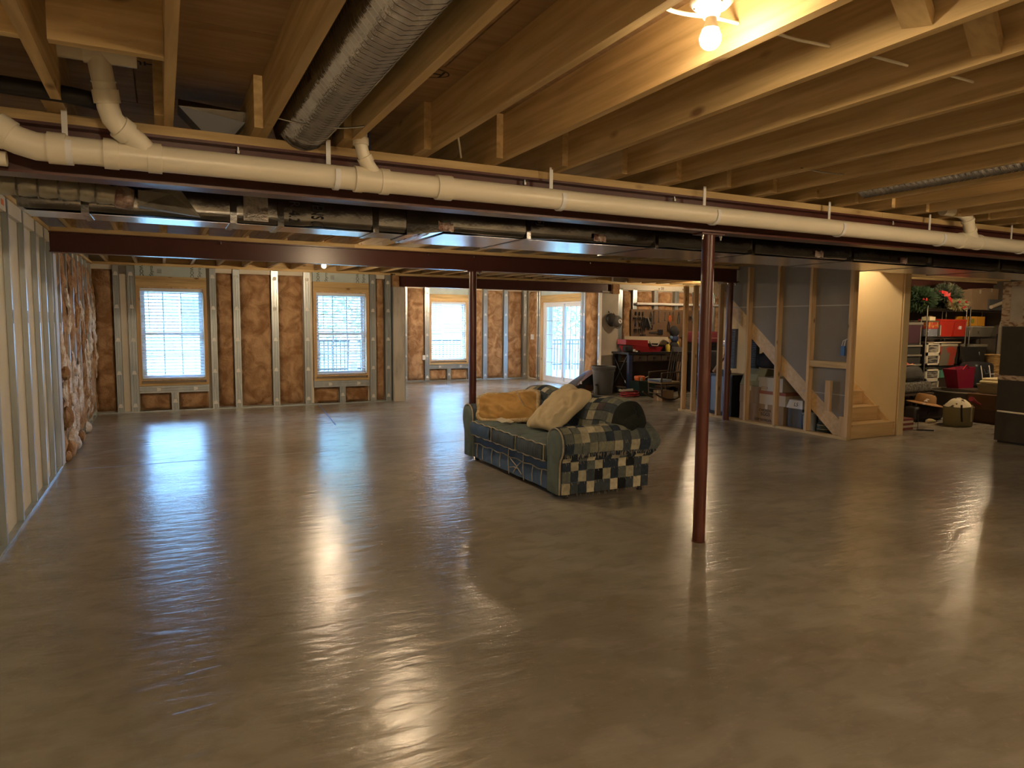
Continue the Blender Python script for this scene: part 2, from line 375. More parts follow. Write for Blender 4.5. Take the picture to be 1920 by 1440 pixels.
while y < 17.2:
    x = -1.3-(1.22 if row % 2 else 0)
    while x < 15.6:
        for q in rects(max(x, -1.3)+.003, min(x+2.44, 15.6)-.003, y+.003, min(y+1.22, 17.2)-.003, HOLE):
            if q[1]-q[0] > .1: MB().box(*q, ZS, ZS+.0175).build('subfloor_panel', 'ply', ceil_, weld=False)
        x += 2.44
    y += 1.22; row += 1
JP = .4075
def joist(xr, y0, y1, nm='joist', za=ZJ, zb=ZJ):
    return MB().hexa([(xr-.038, y0, za), (xr, y0, za), (xr, y1, zb), (xr-.038, y1, zb), (xr-.038, y0, ZS-.001), (xr, y0, ZS-.001), (xr, y1, ZS-.001), (xr-.038, y1, ZS-.001)]).build(nm, 'joist', ceil_, weld=False)
def jrow(lst, y0, y1, skip=lambda x: False, za=ZJ, zb=ZJ):
    p = None
    for xr in lst:
        if skip(xr): continue
        if p is None: p = joist(xr, y0, y1, 'joist', za, zb); p0 = xr
        else: copypart(p, (xr-p0, 0, 0))
XJ = [.072+JP*n for n in range(-2, 38)]
jrow(XJ, -3.1, 3.74)
jrow([x-.0385 for x in XJ], 3.44, 8.44, lambda x: 8.2 < x < 9.3, ZJ, ZJB)
jrow([8.43, 8.84, 9.2], 3.44, 6.72)
jrow(XJ, 8.27, 12.97, lambda x: 8.2 < x < 9.3, ZJB, ZJB)
jrow([x for x in XJ if 4.3 < x < 9.0], 12.98, 17.0, za=ZJB, zb=ZJB)
# doubled header at the stair opening, blocking by the drain riser, diagonal bridging, end blocks
MB().box(8.2, 9.24, 6.68, 6.72, ZJ-.0, ZS).build('stair_header', 'wood_x', ceil_)
MB().box(-.297, .033, 2.69, 2.73, ZJ, ZS-.002).build('blocking', 'wood_x', ceil_)
MB().box(-.72, -.372, 2.69, 2.73, ZJ, ZS-.002).build('blocking', 'wood_x', ceil_)
for i, (xa, yb_) in enumerate([(1.70, 1.32), (2.11, 1.35), (2.52, 1.38), (2.925, 1.41), (3.335, 1.44)]):
    MB().bar((xa+.002, yb_-.05, ZS-.05), (xa+.365, yb_+.08, ZJ+.035), .085, .036, up=(.5, 0, 1)).build('bridging', 'wood_x', ceil_)
for x in XJ:                                           # rim blocks over the left and back walls
    if x < 9: MB().box(x+.002, x+JP-.04, 12.985, 13.02, ZJ+.02, ZS-.002).build('rim_block', 'wood_x', ceil_)
# ---------------------------------------------------------------- framing helpers
def m_back(a, d, z): return (a, 12.93+d, z)
def m_bump(a, d, z): return (a, 16.92+d, z)
def m_left(a, d, z): return (-.98-d, a, z)
def m_door(a, d, z): return (8.95+d, a, z)
def stud(mp, a0, a1, z0, z1, par, clips=(), m='stud', depth=.088, groove=True, name='metal_stud'):
    w = a1-a0; g = .004
    if groove:
        pr = [(a0, depth), (a0, 0), (a0+.22*w, 0), (a0+.26*w, g), (a0+.36*w, g), (a0+.40*w, 0), (a0+.60*w, 0), (a0+.64*w, g), (a0+.74*w, g), (a0+.78*w, 0), (a1, 0), (a1, depth)]
    else: pr = [(a0, depth), (a0, 0), (a1, 0), (a1, depth)]
    o = MB().prism(pr, lambda u, v, a: mp(u, v, a), z0, z1).build(name, m, par)
    for zc in clips:
        c = (a0+a1)/2; tr = [(c-.034, zc-.03), (c+.034, zc-.03), (c+.019, zc+.03), (c-.019, zc+.03)]
        MB().prism(tr, lambda u, v, a: mp(u, a, v), .002, -.004).build('foam_clip', 'clip', o)
    return o
def hstud(mp, a0, a1, z0, z1, par, clips=()):
    w = z1-z0; g = .004; pr = [(z0, .088), (z0, 0), (z0+.24*w, 0), (z0+.28*w, g), (z0+.38*w, g), (z0+.42*w, 0), (z0+.62*w, 0), (z0+.66*w, g), (z0+.76*w, g), (z0+.8*w, 0), (z1, 0), (z1, .088)]
    o = MB().prism(pr, lambda u, v, a: mp(a, v, u), a0, a1).build('metal_stud', 'stud', par)
    for ac in clips:
        zc = (z0+z1)/2; tr = [(ac-.03, zc-.034), (ac+.03, zc-.019), (ac+.03, zc+.019), (ac-.03, zc+.034)]
        MB().prism(tr, lambda u, v, a: mp(u, a, v), .002, -.004).build('foam_clip', 'clip', o)
def batt(mp, a0, a1, z0, z1, par, d0=.055, bulge=.045, rag=.028, m='batt', sc=1., droop=0., edge=.095):
    nu = max(5, int((a1-a0)/.035)); nv = max(6, int((z1-z0)/.05)); sd = random.random()*90
    def fn(u, v):
        a = a0+(a1-a0)*u; z = z0+(z1-z0)*v
        e = (1-abs(2*u-1)**5)*(1-abs(2*v-1)**14)
        n1 = nz(a*3+sd, z*2.2, 0, 1)+.6*nz(a*9+sd, z*7, 3)+.35*nz(a*22, z*20+sd, 5)
        fold = .35*max(0, nz(a*1.5+sd, z*.5, 8))*math.sin(a*30+3*nz(z*2, sd))
        d = d0-(bulge*e)+(n1+fold)*rag-(droop*e*(1-v)**3)
        if u in (0, 1) or v in (0, 1): d = edge
        return mp(a+(.006*nz(z*9+sd, a) if 0 < u < 1 else 0), d, z)
    return MB().grid(fn, nu, nv).build('insulation_batt', m, par, smooth=True)
CZ = (.12, .66, 1.2, 1.74, 2.27)
# back wall
for a0, a1 in [(-.70, -.61), (-.50, -.385), (.73, .83), (1.10, 1.21), (1.73, 1.845), (2.285, 2.40), (3.49, 3.61), (3.79, 3.90)]:
    stud(m_back, a0, a1, .02, 2.35, wb, CZ)
    MB().prism([(a0, 2.30), (a1, 2.30), (a1, 2.405), (a0, 2.405)], lambda u, v, a: m_back(u, a, v), -.003, .07).build('stud_cap', 'stud', wb)
MB().prism([(-.605, .02), (-.505, .02), (-.505, 2.26), (-.605, 2.26)], lambda u, v, a: m_back(u, a, v), .02, .09).build('foam_strip', 'foam', wb)
for a0, a1, ru in [(-1.0, -.70, .03), (.83, 1.10, .02), (1.21, 1.73, .02), (1.845, 2.285, .02), (3.61, 3.79, .015)]:
    batt(m_back, a0+.006, a1-.006, .03, 2.345, wb, rag=ru)
    MB().prism([(a0+.004, 2.335), (a1-.004, 2.335), (a1-.004, 2.41), (a0+.004, 2.41)], lambda u, v, a: m_back(u, a, v), .03, .09).build('foam_strip', 'foam', wb)
def window_bay(mp, a0, a1, par, ctr, zc=.66, ink=True):
    """foam board, wood header and sill lumber, stud sill and short batts for one window opening a0..a1"""
    o = MB().prism([(a0-.05, 2.245), (a1+.05, 2.245), (a1+.05, 2.41), (a0-.05, 2.41)], lambda u, v, a: mp(u, a, v), .012, .06).build('foam_board', 'blue_foam', par)
    if ink:
        for q, tx in ((a0+.05, 'DOW'), (a0+.19, 'Styro'), (a0+.30, '||||'), (a1-.16, 'DOW'), (a1-.05, 'Styro')):
            text(tx, .075, basis(mp(q, .0105, 2.33), Vector(mp(0, 0, 1))-Vector(mp(0, 0, 0)), Vector(mp(-1, 0, 0))-Vector(mp(0, 0, 0))), o)
    for z0, z1, d in ((2.155, 2.243, -.004), (2.065, 2.153, 0.004)):
        MB().prism([(a0-.05, z0), (a1+.05, z0), (a1+.05, z1), (a0-.05, z1)], lambda u, v, a: mp(u, a, v), d, .088).build('header_board', 'wood_x', par)
    MB().prism([(a0-.05, .435), (a1+.05, .435), (a1+.05, .475), (a0-.05, .475)], lambda u, v, a: mp(u, a, v), -.003, .088).build('sill_board', 'wood_x', par)
    for e0, e1 in ((a0-.05, a0-.012), (a1+.012, a1+.05)):
        MB().prism([(e0, .475), (e1, .475), (e1, 2.065), (e0, 2.065)], lambda u, v, a: mp(u, a, v), .0, .088).build('jamb_board', 'wood_z', par)
    hstud(mp, a0-.05, a1+.05, .315, .43, par, (a0+.24, a1-.16))
    c = (a0+a1)/2; stud(mp, c-.055, c+.055, .02, .315, par, (.17,))
    batt(mp, a0-.04, c-.06, .02, .31, par); batt(mp, c+.06, a1+.04, .02, .31, par)
for (a0, a1, _, _) in WIN: window_bay(m_back, a0, a1, wb, 0)
MB().box(-1.0, 3.9, 12.925, 13.02, 2.41, 2.45).build('top_plate', 'wood_x', wb)
MB().box(-1.0, 3.92, 12.93, 13.02, 0, .02).build('bottom_track', 'stud', wb)
# recess, back wall
for a0, a1 in [(5.43, 5.53), (6.00, 6.12), (7.20, 7.32), (7.64, 7.76), (8.25, 8.37), (8.83, 8.95)]: stud(m_bump, a0, a1, .02, 2.41, wbb, CZ)
for a0, a1 in [(4.62, 5.43), (5.53, 6.00), (7.32, 7.64), (7.76, 8.25), (8.37, 8.83)]: batt(m_bump, a0+.006, a1-.006, .03, 2.38, wbb)
window_bay(m_bump, 6.17, 7.15, wbb, 0, ink=False)
MB().box(4.6, 9.0, 16.92, 17.02, 2.41, 2.45).build('top_plate', 'wood_x', wbb); MB().box(4.6, 9.0, 16.93, 17.02, 0, .02).build('bottom_track', 'stud', wbb)
for x, z in ((5.96, .62),): 
    t = thing('outlet_box', 'white outlet box beside the stud left of the recess window', 'outlet', (x, 16.9, z-.06)); b = MB(); b.box(x-.035, x+.035, 16.885, 16.93, z-.06, z+.06); b.build('box', 'white', t)
    MB().box(x-.02, x+.02, 16.88, 16.886, z-.035, z+.035).build('receptacle', 'clip', t)
t = thing('switch_box', 'white switch box on the brown batt next to the glass door', 'switch', (8.93, 16.55, 1.1)); MB().box(8.9, 8.95, 16.5, 16.6, 1.08, 1.22).build('box', 'white', t)
MB().box(8.893, 8.9, 16.54, 16.56, 1.13, 1.17).build('toggle', 'clip', t)
# recess, door wall
for a0, a1 in [(16.17, 16.25), (16.29, 16.37), (13.98, 14.07), (14.09, 14.18), (13.34, 13.43), (13.06, 13.16)]: stud(m_door, a0, a1, .02, 2.36, wbr, CZ[:4]+(2.3,))
batt(m_door, 16.38, 16.9, .03, 2.38, wbr); batt(m_door, 13.45, 13.97, .03, 2.36, wbr, bulge=.11, rag=.03)
stud(m_door, 13.18, 13.33, .02, 2.36, wbr, (), m='foam', groove=False, name='foam_strip')
MB().prism([(14.18, 2.25), (16.16, 2.25), (16.16, 2.41), (14.18, 2.41)], lambda u, v, a: m_door(u, a, v), .012, .06).build('foam_board', 'blue_foam', wbr)
for z0, z1, d in ((2.155, 2.248, -.004), (2.065, 2.153, 0.004)):
    MB().prism([(14.18, z0), (16.16, z0), (16.16, z1), (14.18, z1)], lambda u, v, a: m_door(u, a, v), d, .088).build('header_board', 'joist', wbr)
MB().prism([(16.11, 0), (16.16, 0), (16.16, 2.065), (16.11, 2.065)], lambda u, v, a: m_door(u, a, v), 0, .088).build('jamb_board', 'wood_z', wbr)
# windows and glass door
def prof_ring(b, mp, a0, a1, z0, z1, w, d0, d1, wb_=None):
    wb_ = wb_ or w
    for q in ((a0, a0+w, z0, z1), (a1-w, a1, z0, z1), (a0+w, a1-w, z0, z0+wb_), (a0+w, a1-w, z1-w, z1)):
        b.prism([(q[0], q[2]), (q[1], q[2]), (q[1], q[3]), (q[0], q[3])], lambda u, v, a: mp(u, a, v), d0, d1)
    return b
def window(n, mp, a0, a1, z0, z1, label, blabel):
    s = struct('window_%d' % n, label, 'window')
    prof_ring(MB(), mp, a0, a1, z0, z1, .03, .10, .22).build('window_frame', 'vinyl', s)
    prof_ring(MB(), mp, a0-.014, a1+.014, z0-.014, z1+.014, .022, .0, .10).build('jamb_liner', 'wood_z', s)
    zm = (z0+z1)/2
    for q0, q1, d in ((z0+.03, zm+.02, .13), (zm-.02, z1-.03, .165)):
        o = prof_ring(MB(), mp, a0+.03, a1-.03, q0, q1, .042, d, d+.03).build('sash', 'vinyl', s)
        w = (a1-a0-.144)/3
        b = MB()
        for k in (1, 2):
            a = a0+.072+k*w; b.prism([(a-.009, q0+.04), (a+.009, q0+.04), (a+.009, q1-.04), (a-.009, q1-.04)], lambda u, v, t_: mp(u, t_, v), d+.008, d+.020)
        zc = (q0+q1)/2; b.prism([(a0+.07, zc-.006), (a1-.07, zc-.006), (a1-.07, zc+.006), (a0+.07, zc+.006)], lambda u, v, t_: mp(u, t_, v), d+.008, d+.020)
        b.build('muntin', 'vinyl', o)
        b = MB(); b.prism([(a0+.07, q0+.04), (a1-.07, q0+.04), (a1-.07, q1-.04), (a0+.07, q1-.04)], lambda u, v, t_: mp(u, t_, v), d+.021, d+.024); b.build('pane', 'pane', o)
    c = mp((a0+a1)/2, .05, z0)
    t = thing('window_blind', blabel, 'blind', c, 'open slat blinds in the windows')
    f = lambda q0, q1, d0, d1, e0, e1: MB().prism([(q0, e0), (q1, e0), (q1, e1), (q0, e1)], lambda u, v, a: mp(u, a, v), d0, d1)
    f(a0+.012, a1-.012, .03, .085, z1-.06, z1-.012).build('headrail', 'vinyl', t)
    f(a0+.015, a1-.015, .035, .085, z0+.02, z0+.04).build('bottom_rail', 'vinyl', t)
    z = z0+.075
    while z < z1-.07:
        b = MB(); b.hexa([mp(a0+.015, .035, z-.008), mp(a1-.015, .035, z-.008), mp(a1-.015, .085, z+.005), mp(a0+.015, .085, z+.005),
                          mp(a0+.015, .035, z-.0055), mp(a1-.015, .035, z-.0055), mp(a1-.015, .085, z+.0075), mp(a0+.015, .085, z+.0075)])
        b.build('slat', 'vinyl', t, weld=False); z += .0525
    for a in (a0+.15, (a0+a1)/2, a1-.15):
        MB().tube([mp(a, .06, z1-.05), mp(a, .06, z0+.03)], .0016, 4).build('cord', 'clip', t, weld=False)
    MB().tube([mp(a0+.13, .025, z1-.05), mp(a0+.135, .02, z1-.66)], .005, 6).build('wand', 'clip', t)
window(1, m_back, -.33, .63, .53, 2.06, 'left window of the back wall in a lumber frame', 'white slat blind in the left back wall window, the brightest of the three')
window(2, m_back, 2.50, 3.43, .53, 2.06, 'right window of the back wall next to the pale pier', 'white slat blind in the window beside the pale pier')
window(3, m_bump, 6.17, 7.15, .53, 2.06, 'window in the recess behind the far steel column', 'white slat blind in the recess window behind the steel column')
dr = struct('door_1', 'white sliding glass door in the right wall of the recess', 'door')
prof_ring(MB(), m_door, 14.25, 16.1, 0.0, 2.06, .045, .06, .20, .05).build('door_frame', 'vinyl', dr)
for q0, q1, d in ((15.10, 16.055, .085), (14.295, 15.19, .13)):
    o = prof_ring(MB(), m_door, q0, q1, .05, 2.015, .075, d, d+.04, .10).build('door_panel', 'vinyl', dr)
    b = MB(); w = (q1-q0-.15)/3
    for k in (1, 2):
        a = q0+.075+k*w; b.prism([(a-.007, .15), (a+.007, .15), (a+.007, 1.94), (a-.007, 1.94)], lambda u, v, t_: m_door(u, t_, v), d+.012, d+.024)
    for k in range(1, 5):
        z = .15+k*1.79/5; b.prism([(q0+.07, z-.007), (q1-.07, z-.007), (q1-.07, z+.007), (q0+.07, z+.007)], lambda u, v, t_: m_door(u, t_, v), d+.012, d+.024)
    b.build('muntin', 'vinyl', o)
    MB().prism([(q0+.07, .14), (q1-.07, .14), (q1-.07, 1.95), (q0+.07, 1.95)], lambda u, v, t_: m_door(u, t_, v), d+.025, d+.029).build('pane', 'pane', o)
# left wall: steel C studs, wood blocks at the top, ragged batts beyond the second beam
LY = [5.0, 5.58, 6.20, 6.83, 7.45, 7.95, 8.36]
for yv in [-2.5+.61*k for k in range(12)]+LY+[8.98+.61*k for k in range(7)]:
    o = stud(m_left, yv, yv+.042, .02, 2.40, wl, (), groove=False, depth=.039)
    MB().prism([(yv+.012, .16), (yv+.03, .16), (yv+.03, .23), (yv+.012, .23)], lambda u, v, a: m_left(u, a, v), -.0015, .002).build('foam_clip', 'clip', o)
    MB().prism([(yv+.012, 1.5), (yv+.03, 1.5), (yv+.03, 1.6), (yv+.012, 1.6)], lambda u, v, a: m_left(u, a, v), -.0015, .002).build('knockout', 'black', o)
ys = [4.0, 4.39]+LY
for q0, q1 in zip(ys, ys[1:]):
    MB().box(-1.02, -.985, q0+.05, q1-.01, 2.30, 2.405).build('wood_block', 'foam', wl)
MB().box(-1.02, -.975, -3.1, 12.93, 0, .02).build('bottom_track', 'stud', wl)
MB().box(-1.02, -.972, -3.1, 12.93, 2.405, 2.44).build('top_plate', 'joist', wl)
MB().box(-1.02, -.968, 8.42, 8.62, .02, 2.2).build('foam_board', flat('pale_blue_white_board', (.55, .60, .68), .6), wl)
MB().box(-1.0, -.983, 6.03, 6.12, 2.335, 2.375).build('marker_flag', flat('orange_flag', (.8, .2, .05), .6), wl)
for k in range(7):
    q0 = 8.98+.61*k+.045 if k else 8.66
    q1 = 8.98+.61*k if k == 0 else 8.98+.61*k+.565
    if k == 0: continue
for k, (q0, q1) in enumerate([(8.64, 8.97)]+[(8.98+.61*k+.045, 8.98+.61*(k+1)-.004) for k in range(6)]+[(12.69, 12.92)]):
    batt(m_left, q0, q1, .05, 2.33, wl, d0=.030, bulge=.012, rag=.045, droop=.03, edge=.039)
    for j in range(4):                                  # torn facing hanging out past the studs
        sd = random.random()*50; za = random.uniform(.05, 1.6); zb = za+random.uniform(.35, .8); yc = random.uniform(q0+.03, q1-.03); ph = random.uniform(.012, .03)
        f0 = lambda u, v: (-.982+.05*max(0, nz(v*3+sd, u))+.03*math.sin(PI*v)*(.4+u*.6)+.02*nz(v*9, u*4+sd), yc+(u-.5)*(.08+.07*nz(v*4+sd, 2))+.03*nz(v*5, sd), za+(zb-za)*v)
        f1 = lambda u, v: (lambda p: (p[0]-ph, p[1], p[2]))(f0(u, v))
        MB().sheet(f0, f1, 5, 14).build('torn_facing', 'fluff' if j % 4 else 'batt', wl, smooth=True)
for k, (yv, zz, rr) in enumerate([(8.9, .10, .11), (9.1, .22, .10), (8.75, .48, .12), (9.5, .08, .09), (10.1, .07, .08), (10.9, .07, .08), (8.7, .06, .06), (9.3, .62, .08), (8.8, .95, .08), (9.8, .9, .06)]):
    sd = k*7.1
    def fn(u, v):
        th, ph = u*2*PI, v*PI; n = 1+.35*nz(math.cos(th)*1.6+sd, math.sin(th)*1.6, v*3)
        return (-.955+rr*.75*n*math.sin(ph)*math.cos(th)*.8, yv+rr*1.3*n*math.sin(ph)*math.sin(th), max(.004, zz-rr*.9*n*math.cos(ph)))
    MB().grid(fn, 14, 9).build('insulation_tuft', 'batt' if k % 2 == 0 else 'fluff', wl, smooth=True)
# workbench wall
for a0, a1 in [(9.16, 9.27), (9.56, 9.67), (10.16, 10.27), (10.76, 10.87), (11.36, 11.47), (11.9, 12.0), (12.6, 12.7)]: stud(m_back, a0, a1, .02, 2.33, ww, (1.0,) if a0 < 9.2 else ())
for a0, a1 in [(9.28, 9.55), (9.68, 10.15), (10.28, 10.75), (10.88, 11.35), (11.48, 11.89), (12.01, 12.59), (12.71, 13.4)]: batt(m_back, a0, a1, .03, 2.27, ww)
MB().box(9.04, 15, 12.93, 13.02, 2.29, 2.405).build('foam_strip', 'foam', ww)
for q, tx in ((10.35, 'x 08'), (11.05, 'x 08'), (11.4, 'M 8')): text(tx, .09, basis((q, 12.928, 2.345), (1, 0, 0), (0, 0, 1)), ww)
MB().box(9.04, 15, 12.925, 13.02, 2.405, 2.45).build('top_plate', 'wood_x', ww)
# ---------------------------------------------------------------- stair: stud wall, drywall, flight
sl = struct('wall_stair_left', 'open stud wall on the near side of the stairs', 'wall')
for q0, q1 in [(9.50, 9.54), (9.25, 9.29), (8.64, 8.68), (8.02, 8.06), (7.43, 7.47), (6.85, 6.89), (6.19, 6.25)]:
    MB().box(8.13, 8.218, q0, q1, .038, 2.19 if q0 > 8.2 else ZJ).build('stud', 'wood_z', sl)
MB().box(8.13, 8.218, 6.19, 9.6, 0, .037).build('bottom_plate', 'joist', sl)
MB().box(8.135, 8.218, 6.252, 6.848, .955, 1.045).build('blocking', 'joist', sl)
MB().box(8.118, 8.160, 6.47, 6.555, .36, .78).build('scrap_block', 'wood_z', sl)
MB().box(8.135, 8.218, 6.252, 6.325, .04, .31).build('cripple_block', 'wood_z', sl)
# grey back of the drywall above the stringer
dz = lambda yv: .22+.83*(yv-6.41)
poly = [(6.25, dz(6.25)+.05), (9.0, dz(9.0)-.0), (9.0, 2.65), (6.25, 2.65)]
o = MB().prism(poly, lambda u, v, a: (a, u, v), 8.2195, 8.2315).build('drywall_sheet', 'drywall_back', sl)
b = MB(); b.box(8.2185, 8.2195, 6.26, 8.64, 1.80, 1.815); b.box(8.2185, 8.2195, 6.26, 7.02, .585, .597); b.build('joint_tape', flat('pale_joint_line', (.50, .47, .43), .8), sl)
sr = struct('wall_stair_right', 'cream drywall on the far side of the stairs', 'wall')
MB().box(9.20, 9.213, 6.24, 9.75, 0, ZS+2.2).build('drywall_sheet', 'drywall', sr)
MB().box(9.213, 9.30, 6.22, 6.26, 0, ZJ).build('stud', 'wood_z', sr)
MB().box(9.30, 9.313, 6.225, 9.0, 0, ZJ).build('drywall_sheet', 'drywall', sr)
MB().box(9.19, 9.315, 6.2, 6.22, 0.0, ZJ-.12).build('drywall_end', 'drywall', sr)
# stairwell above the ceiling
b = MB(); b.box(8.13, 8.2, 6.6, 9.8, ZS+.06, ZS+2.2); b.box(9.215, 9.3, 6.6, 9.8, ZS+.06, ZS+2.2); b.box(8.13, 9.3, 6.6, 6.7, ZS+.06, ZS+2.2); b.box(8.13, 9.3, 9.75, 9.85, ZS-.3, ZS+2.2); b.box(8.13, 9.3, 6.6, 9.85, ZS+2.2, ZS+2.3)
struct('wall_stairwell', 'cream walls of the stairwell above', 'wall', b, 'drywall')
st = thing('staircase', 'pine staircase climbing away between stud wall and cream drywall', 'staircase', (8.7, 6.25, 0))
for k in range(13):
    yv, z = 6.25+.25*k, .195*(k+1)
    MB().box(8.285, 9.165, yv-.025, yv+.26, z-.028, z).build('tread', 'stair_wood', st, weld=False)
    MB().box(8.285, 9.165, yv, yv+.018, z-.195, z-.029).build('riser', 'stair_wood', st, weld=False)
def stringer(x0, x1, lo, hi, m, nm):
    y0, y1 = 6.25, 9.5; f = lambda yv: .83*(yv-6.41)
    MB().prism([(6.25, 0.0), (6.45, 0.0), (9.6, f(9.6)+lo), (9.6, f(9.6)+hi), (6.25, f(6.25)+hi)], lambda u, v, a: (a, u, v), x0, x1).build(nm, m, st)
stringer(8.235, 8.273, -.03, .245, 'stair_wood', 'stringer')
stringer(9.168, 9.198, -.03, .28, 'stair_wood', 'skirt_board')
# ---------------------------------------------------------------- steel beams and columns
def ibeam(x0, x1, yc, zb, zt, label, hw=.065, bolts=(), zj=ZJB):
    t = thing('steel_beam', label, 'beam', ((x0+x1)/2, yc, zb), None, 'thing'); tw, tf = .006, .012
    pr = [(-hw, zb), (hw, zb), (hw, zb+tf), (tw, zb+tf), (tw, zt-tf), (hw, zt-tf), (hw, zt), (-hw, zt), (-hw, zt-tf), (-tw, zt-tf), (-tw, zb+tf), (-hw, zb+tf)]
    MB().prism(pr, lambda u, v, a: (a, yc+u, v), x0, x1).build('web_and_flanges', 'red_steel', t)
    xs = x0
    while xs < x1-.1:                                    # nailer plate in lengths
        xe = min(xs+3.05, x1); MB().box(xs+.001, xe-.001, yc-hw-.004, yc+hw+.004, zt, zj-.001).build('nailer_plate', 'wood_x', t, weld=False); xs = xe
    for bx in bolts:
        MB().lathe([(.012, 0), (.012, .014), (.007, .015), (.007, .03)], (bx, yc-hw+.02, zt-tf-.03), 6, (0, 0, 1)).build('bolt', 'chrome', t)
    return t
ibeam(-1.07, 10.5, 3.685, 2.155, 2.375, 'long dark red steel beam behind the white drain pipe', bolts=(.35, 1.9, 3.0, 5.2), zj=ZJ)
ibeam(-.985, 8.19, 8.365, 2.20, 2.405, 'dark red steel beam above the sofa, second from the viewpoint', bolts=(.6, 3.0, 3.62, 5.4))
ibeam(3.98, 9.02, 12.96, 2.205, 2.405, 'dark red steel beam over the opening of the recess')
ibeam(9.36, 15.2, 8.365, 2.20, 2.405, 'dark red steel beam above the storage shelves')
b = MB(); b.box(3.93, 4.05, 12.88, 13.0, 2.19, 2.41); b.build('beam_pocket_batt', 'batt', wbl); MB().box(8.97, 9.15, 12.88, 13.0, 2.19, 2.41).build('beam_pocket_batt', 'batt', wbr)
def column(x, y, zt, label, r=.044):
    t = thing('steel_column', label, 'column', (x, y, 0), 'red steel columns under the beams', 'thing')
    MB().lathe([(r, .008), (r, zt-.012)], (x, y, 0), 24).build('tube', 'red_post', t, smooth=True)
    MB().lathe([(r+.004, 0), (r+.004, .007), (r, .0085)], (x, y, 0), 24).build('base_plate', 'red_post', t)
    MB().box(x-.10, x+.10, y-.05, y+.05, zt-.012, zt).build('cap_plate', 'red_post', t)
    for sx in (-.08, .08): MB().lathe([(.011, 0), (.011, .012), (.006, .013), (.006, .03)], (x+sx, y-.03, zt-.016), 6, (0, 0, -1)).build('bolt', 'chrome', t)
column(3.355, 3.70, 2.155, 'dark red steel column standing nearest, to the right of the sofa', .043)
column(3.625, 8.365, 2.20, 'dark red steel column behind the sofa', .048)
column(8.065, 8.365, 2.20, 'dark red steel column at the end of the second beam in the stud wall', .052)
# ---------------------------------------------------------------- lamps
def porcelain_lamp(x, y, z, label, power, tall=True, rad=.032):
    """porcelain keyless socket under a joist bay with a bare bulb, hanging straight down from z"""
    t = thing('ceiling_light', label, 'light bulb', (x, y, z), None)
    MB().lathe([(.062, 0), (.064, -.012), (.05, -.026), (.03, -.034), (.026, -.05), (.023, -.056), (.0, -.056)], (x, y, z), 22).build('porcelain_socket', 'white', t, smooth=True)
    MB().lathe([(.0135, -.05), (.0165, -.058), (.018, -.07), (.024, -.088)], (x, y, z), 18).build('bulb_neck', flat('bulb_neck_white', (.85, .75, .55), .5), t, smooth=True)
    c = -.088-.028
    pr = [(.024, -.088)]+[(rad*math.cos(a), c-rad*math.sin(a)) for a in [(-.55+k*.2119) for k in range(11)]]
    pr[-1] = (.0, c-rad)
    MB().lathe(pr, (x, y, z), 20).build('bulb', flat('lit_bulb', (1, .9, .7), .5, emit=(BULB, power)), t, smooth=True)
    for k in range(3):
        a = k*2.1+.4; MB().lathe([(.005, 0), (.005, -.003)], (x+.048*math.cos(a), y+.048*math.sin(a), z-.024), 8).build('screw', 'chrome', t)
    return t
porcelain_lamp(1.500, 1.675, 2.51, 'bare lit bulb in a white porcelain socket between the near joists', 30.)
porcelain_lamp(2.20, 10.72, 2.475, 'small distant lit bulb above the right back wall window', 210.)
porcelain_lamp(2.03, 6.35, 2.52, 'bare bulb hidden above the foil wrapped duct', 150.)
porcelain_lamp(4.75, 1.30, 2.52, 'bare bulb in a joist bay to the right of the viewpoint', 90.)
porcelain_lamp(.25, -1.6, 2.52, 'unseen fill bulb added behind the viewpoint near the left wall', 400.)  # added out of view to brighten the whole room
porcelain_lamp(4.75, -1.6, 2.52, 'unseen fill bulb added behind the viewpoint to the right', 520.)  # unseen bulb added as frontal fill towards the stair wall
porcelain_lamp(11.75, 6.28, 2.46, 'bare bulb lighting the storage corner behind the furnace cabinet', 280.)
porcelain_lamp(8.62, 7.05, 2.86, 'bare bulb at the top of the stairwell', 125.)
porcelain_lamp(6.6, 14.6, 2.475, 'fill bulb added out of sight behind the third beam in the recess', 480.)  # unseen bulb added to brighten the recess
porcelain_lamp(10.4, 11.6, 2.5, 'bare bulb over the workbench', 170.)
# junction plate that carries the near lamp, between two joists
MB().lathe([(.052, 2.5105), (.054, 2.512), (.054, 2.565)], (1.5, 1.675, 0), 20).build('junction_box', 'white', ceil_, smooth=True); MB().box(1.30, 1.655, 1.655, 1.695, 2.566, 2.60).build('lamp_bar', 'wood_x', ceil_)
MB().box(2.0, 2.46, 10.69, 10.75, 2.476, 2.5).build('lamp_bar', 'wood_x', ceil_)
for x0, x1, y in ((1.87, 2.25, 6.35), (4.5, 4.92, 1.3), (.07, .45, -1.6), (4.5, 4.92, -1.6), (11.5, 11.9, 6.28), (10.2, 10.6, 11.6), (6.35, 6.85, 14.6)): MB().box(x0, x1, y-.02, y+.02, 2.521 if y < 10 and x0 < 11 else (2.461 if y < 10 else (2.501 if y < 12 else 2.476)), 2.55).build('lamp_bar', 'wood_x', ceil_)
MB().box(8.2, 9.25, 7.02, 7.08, 2.861, 2.92).build('lamp_bar', 'wood_x', ceil_)
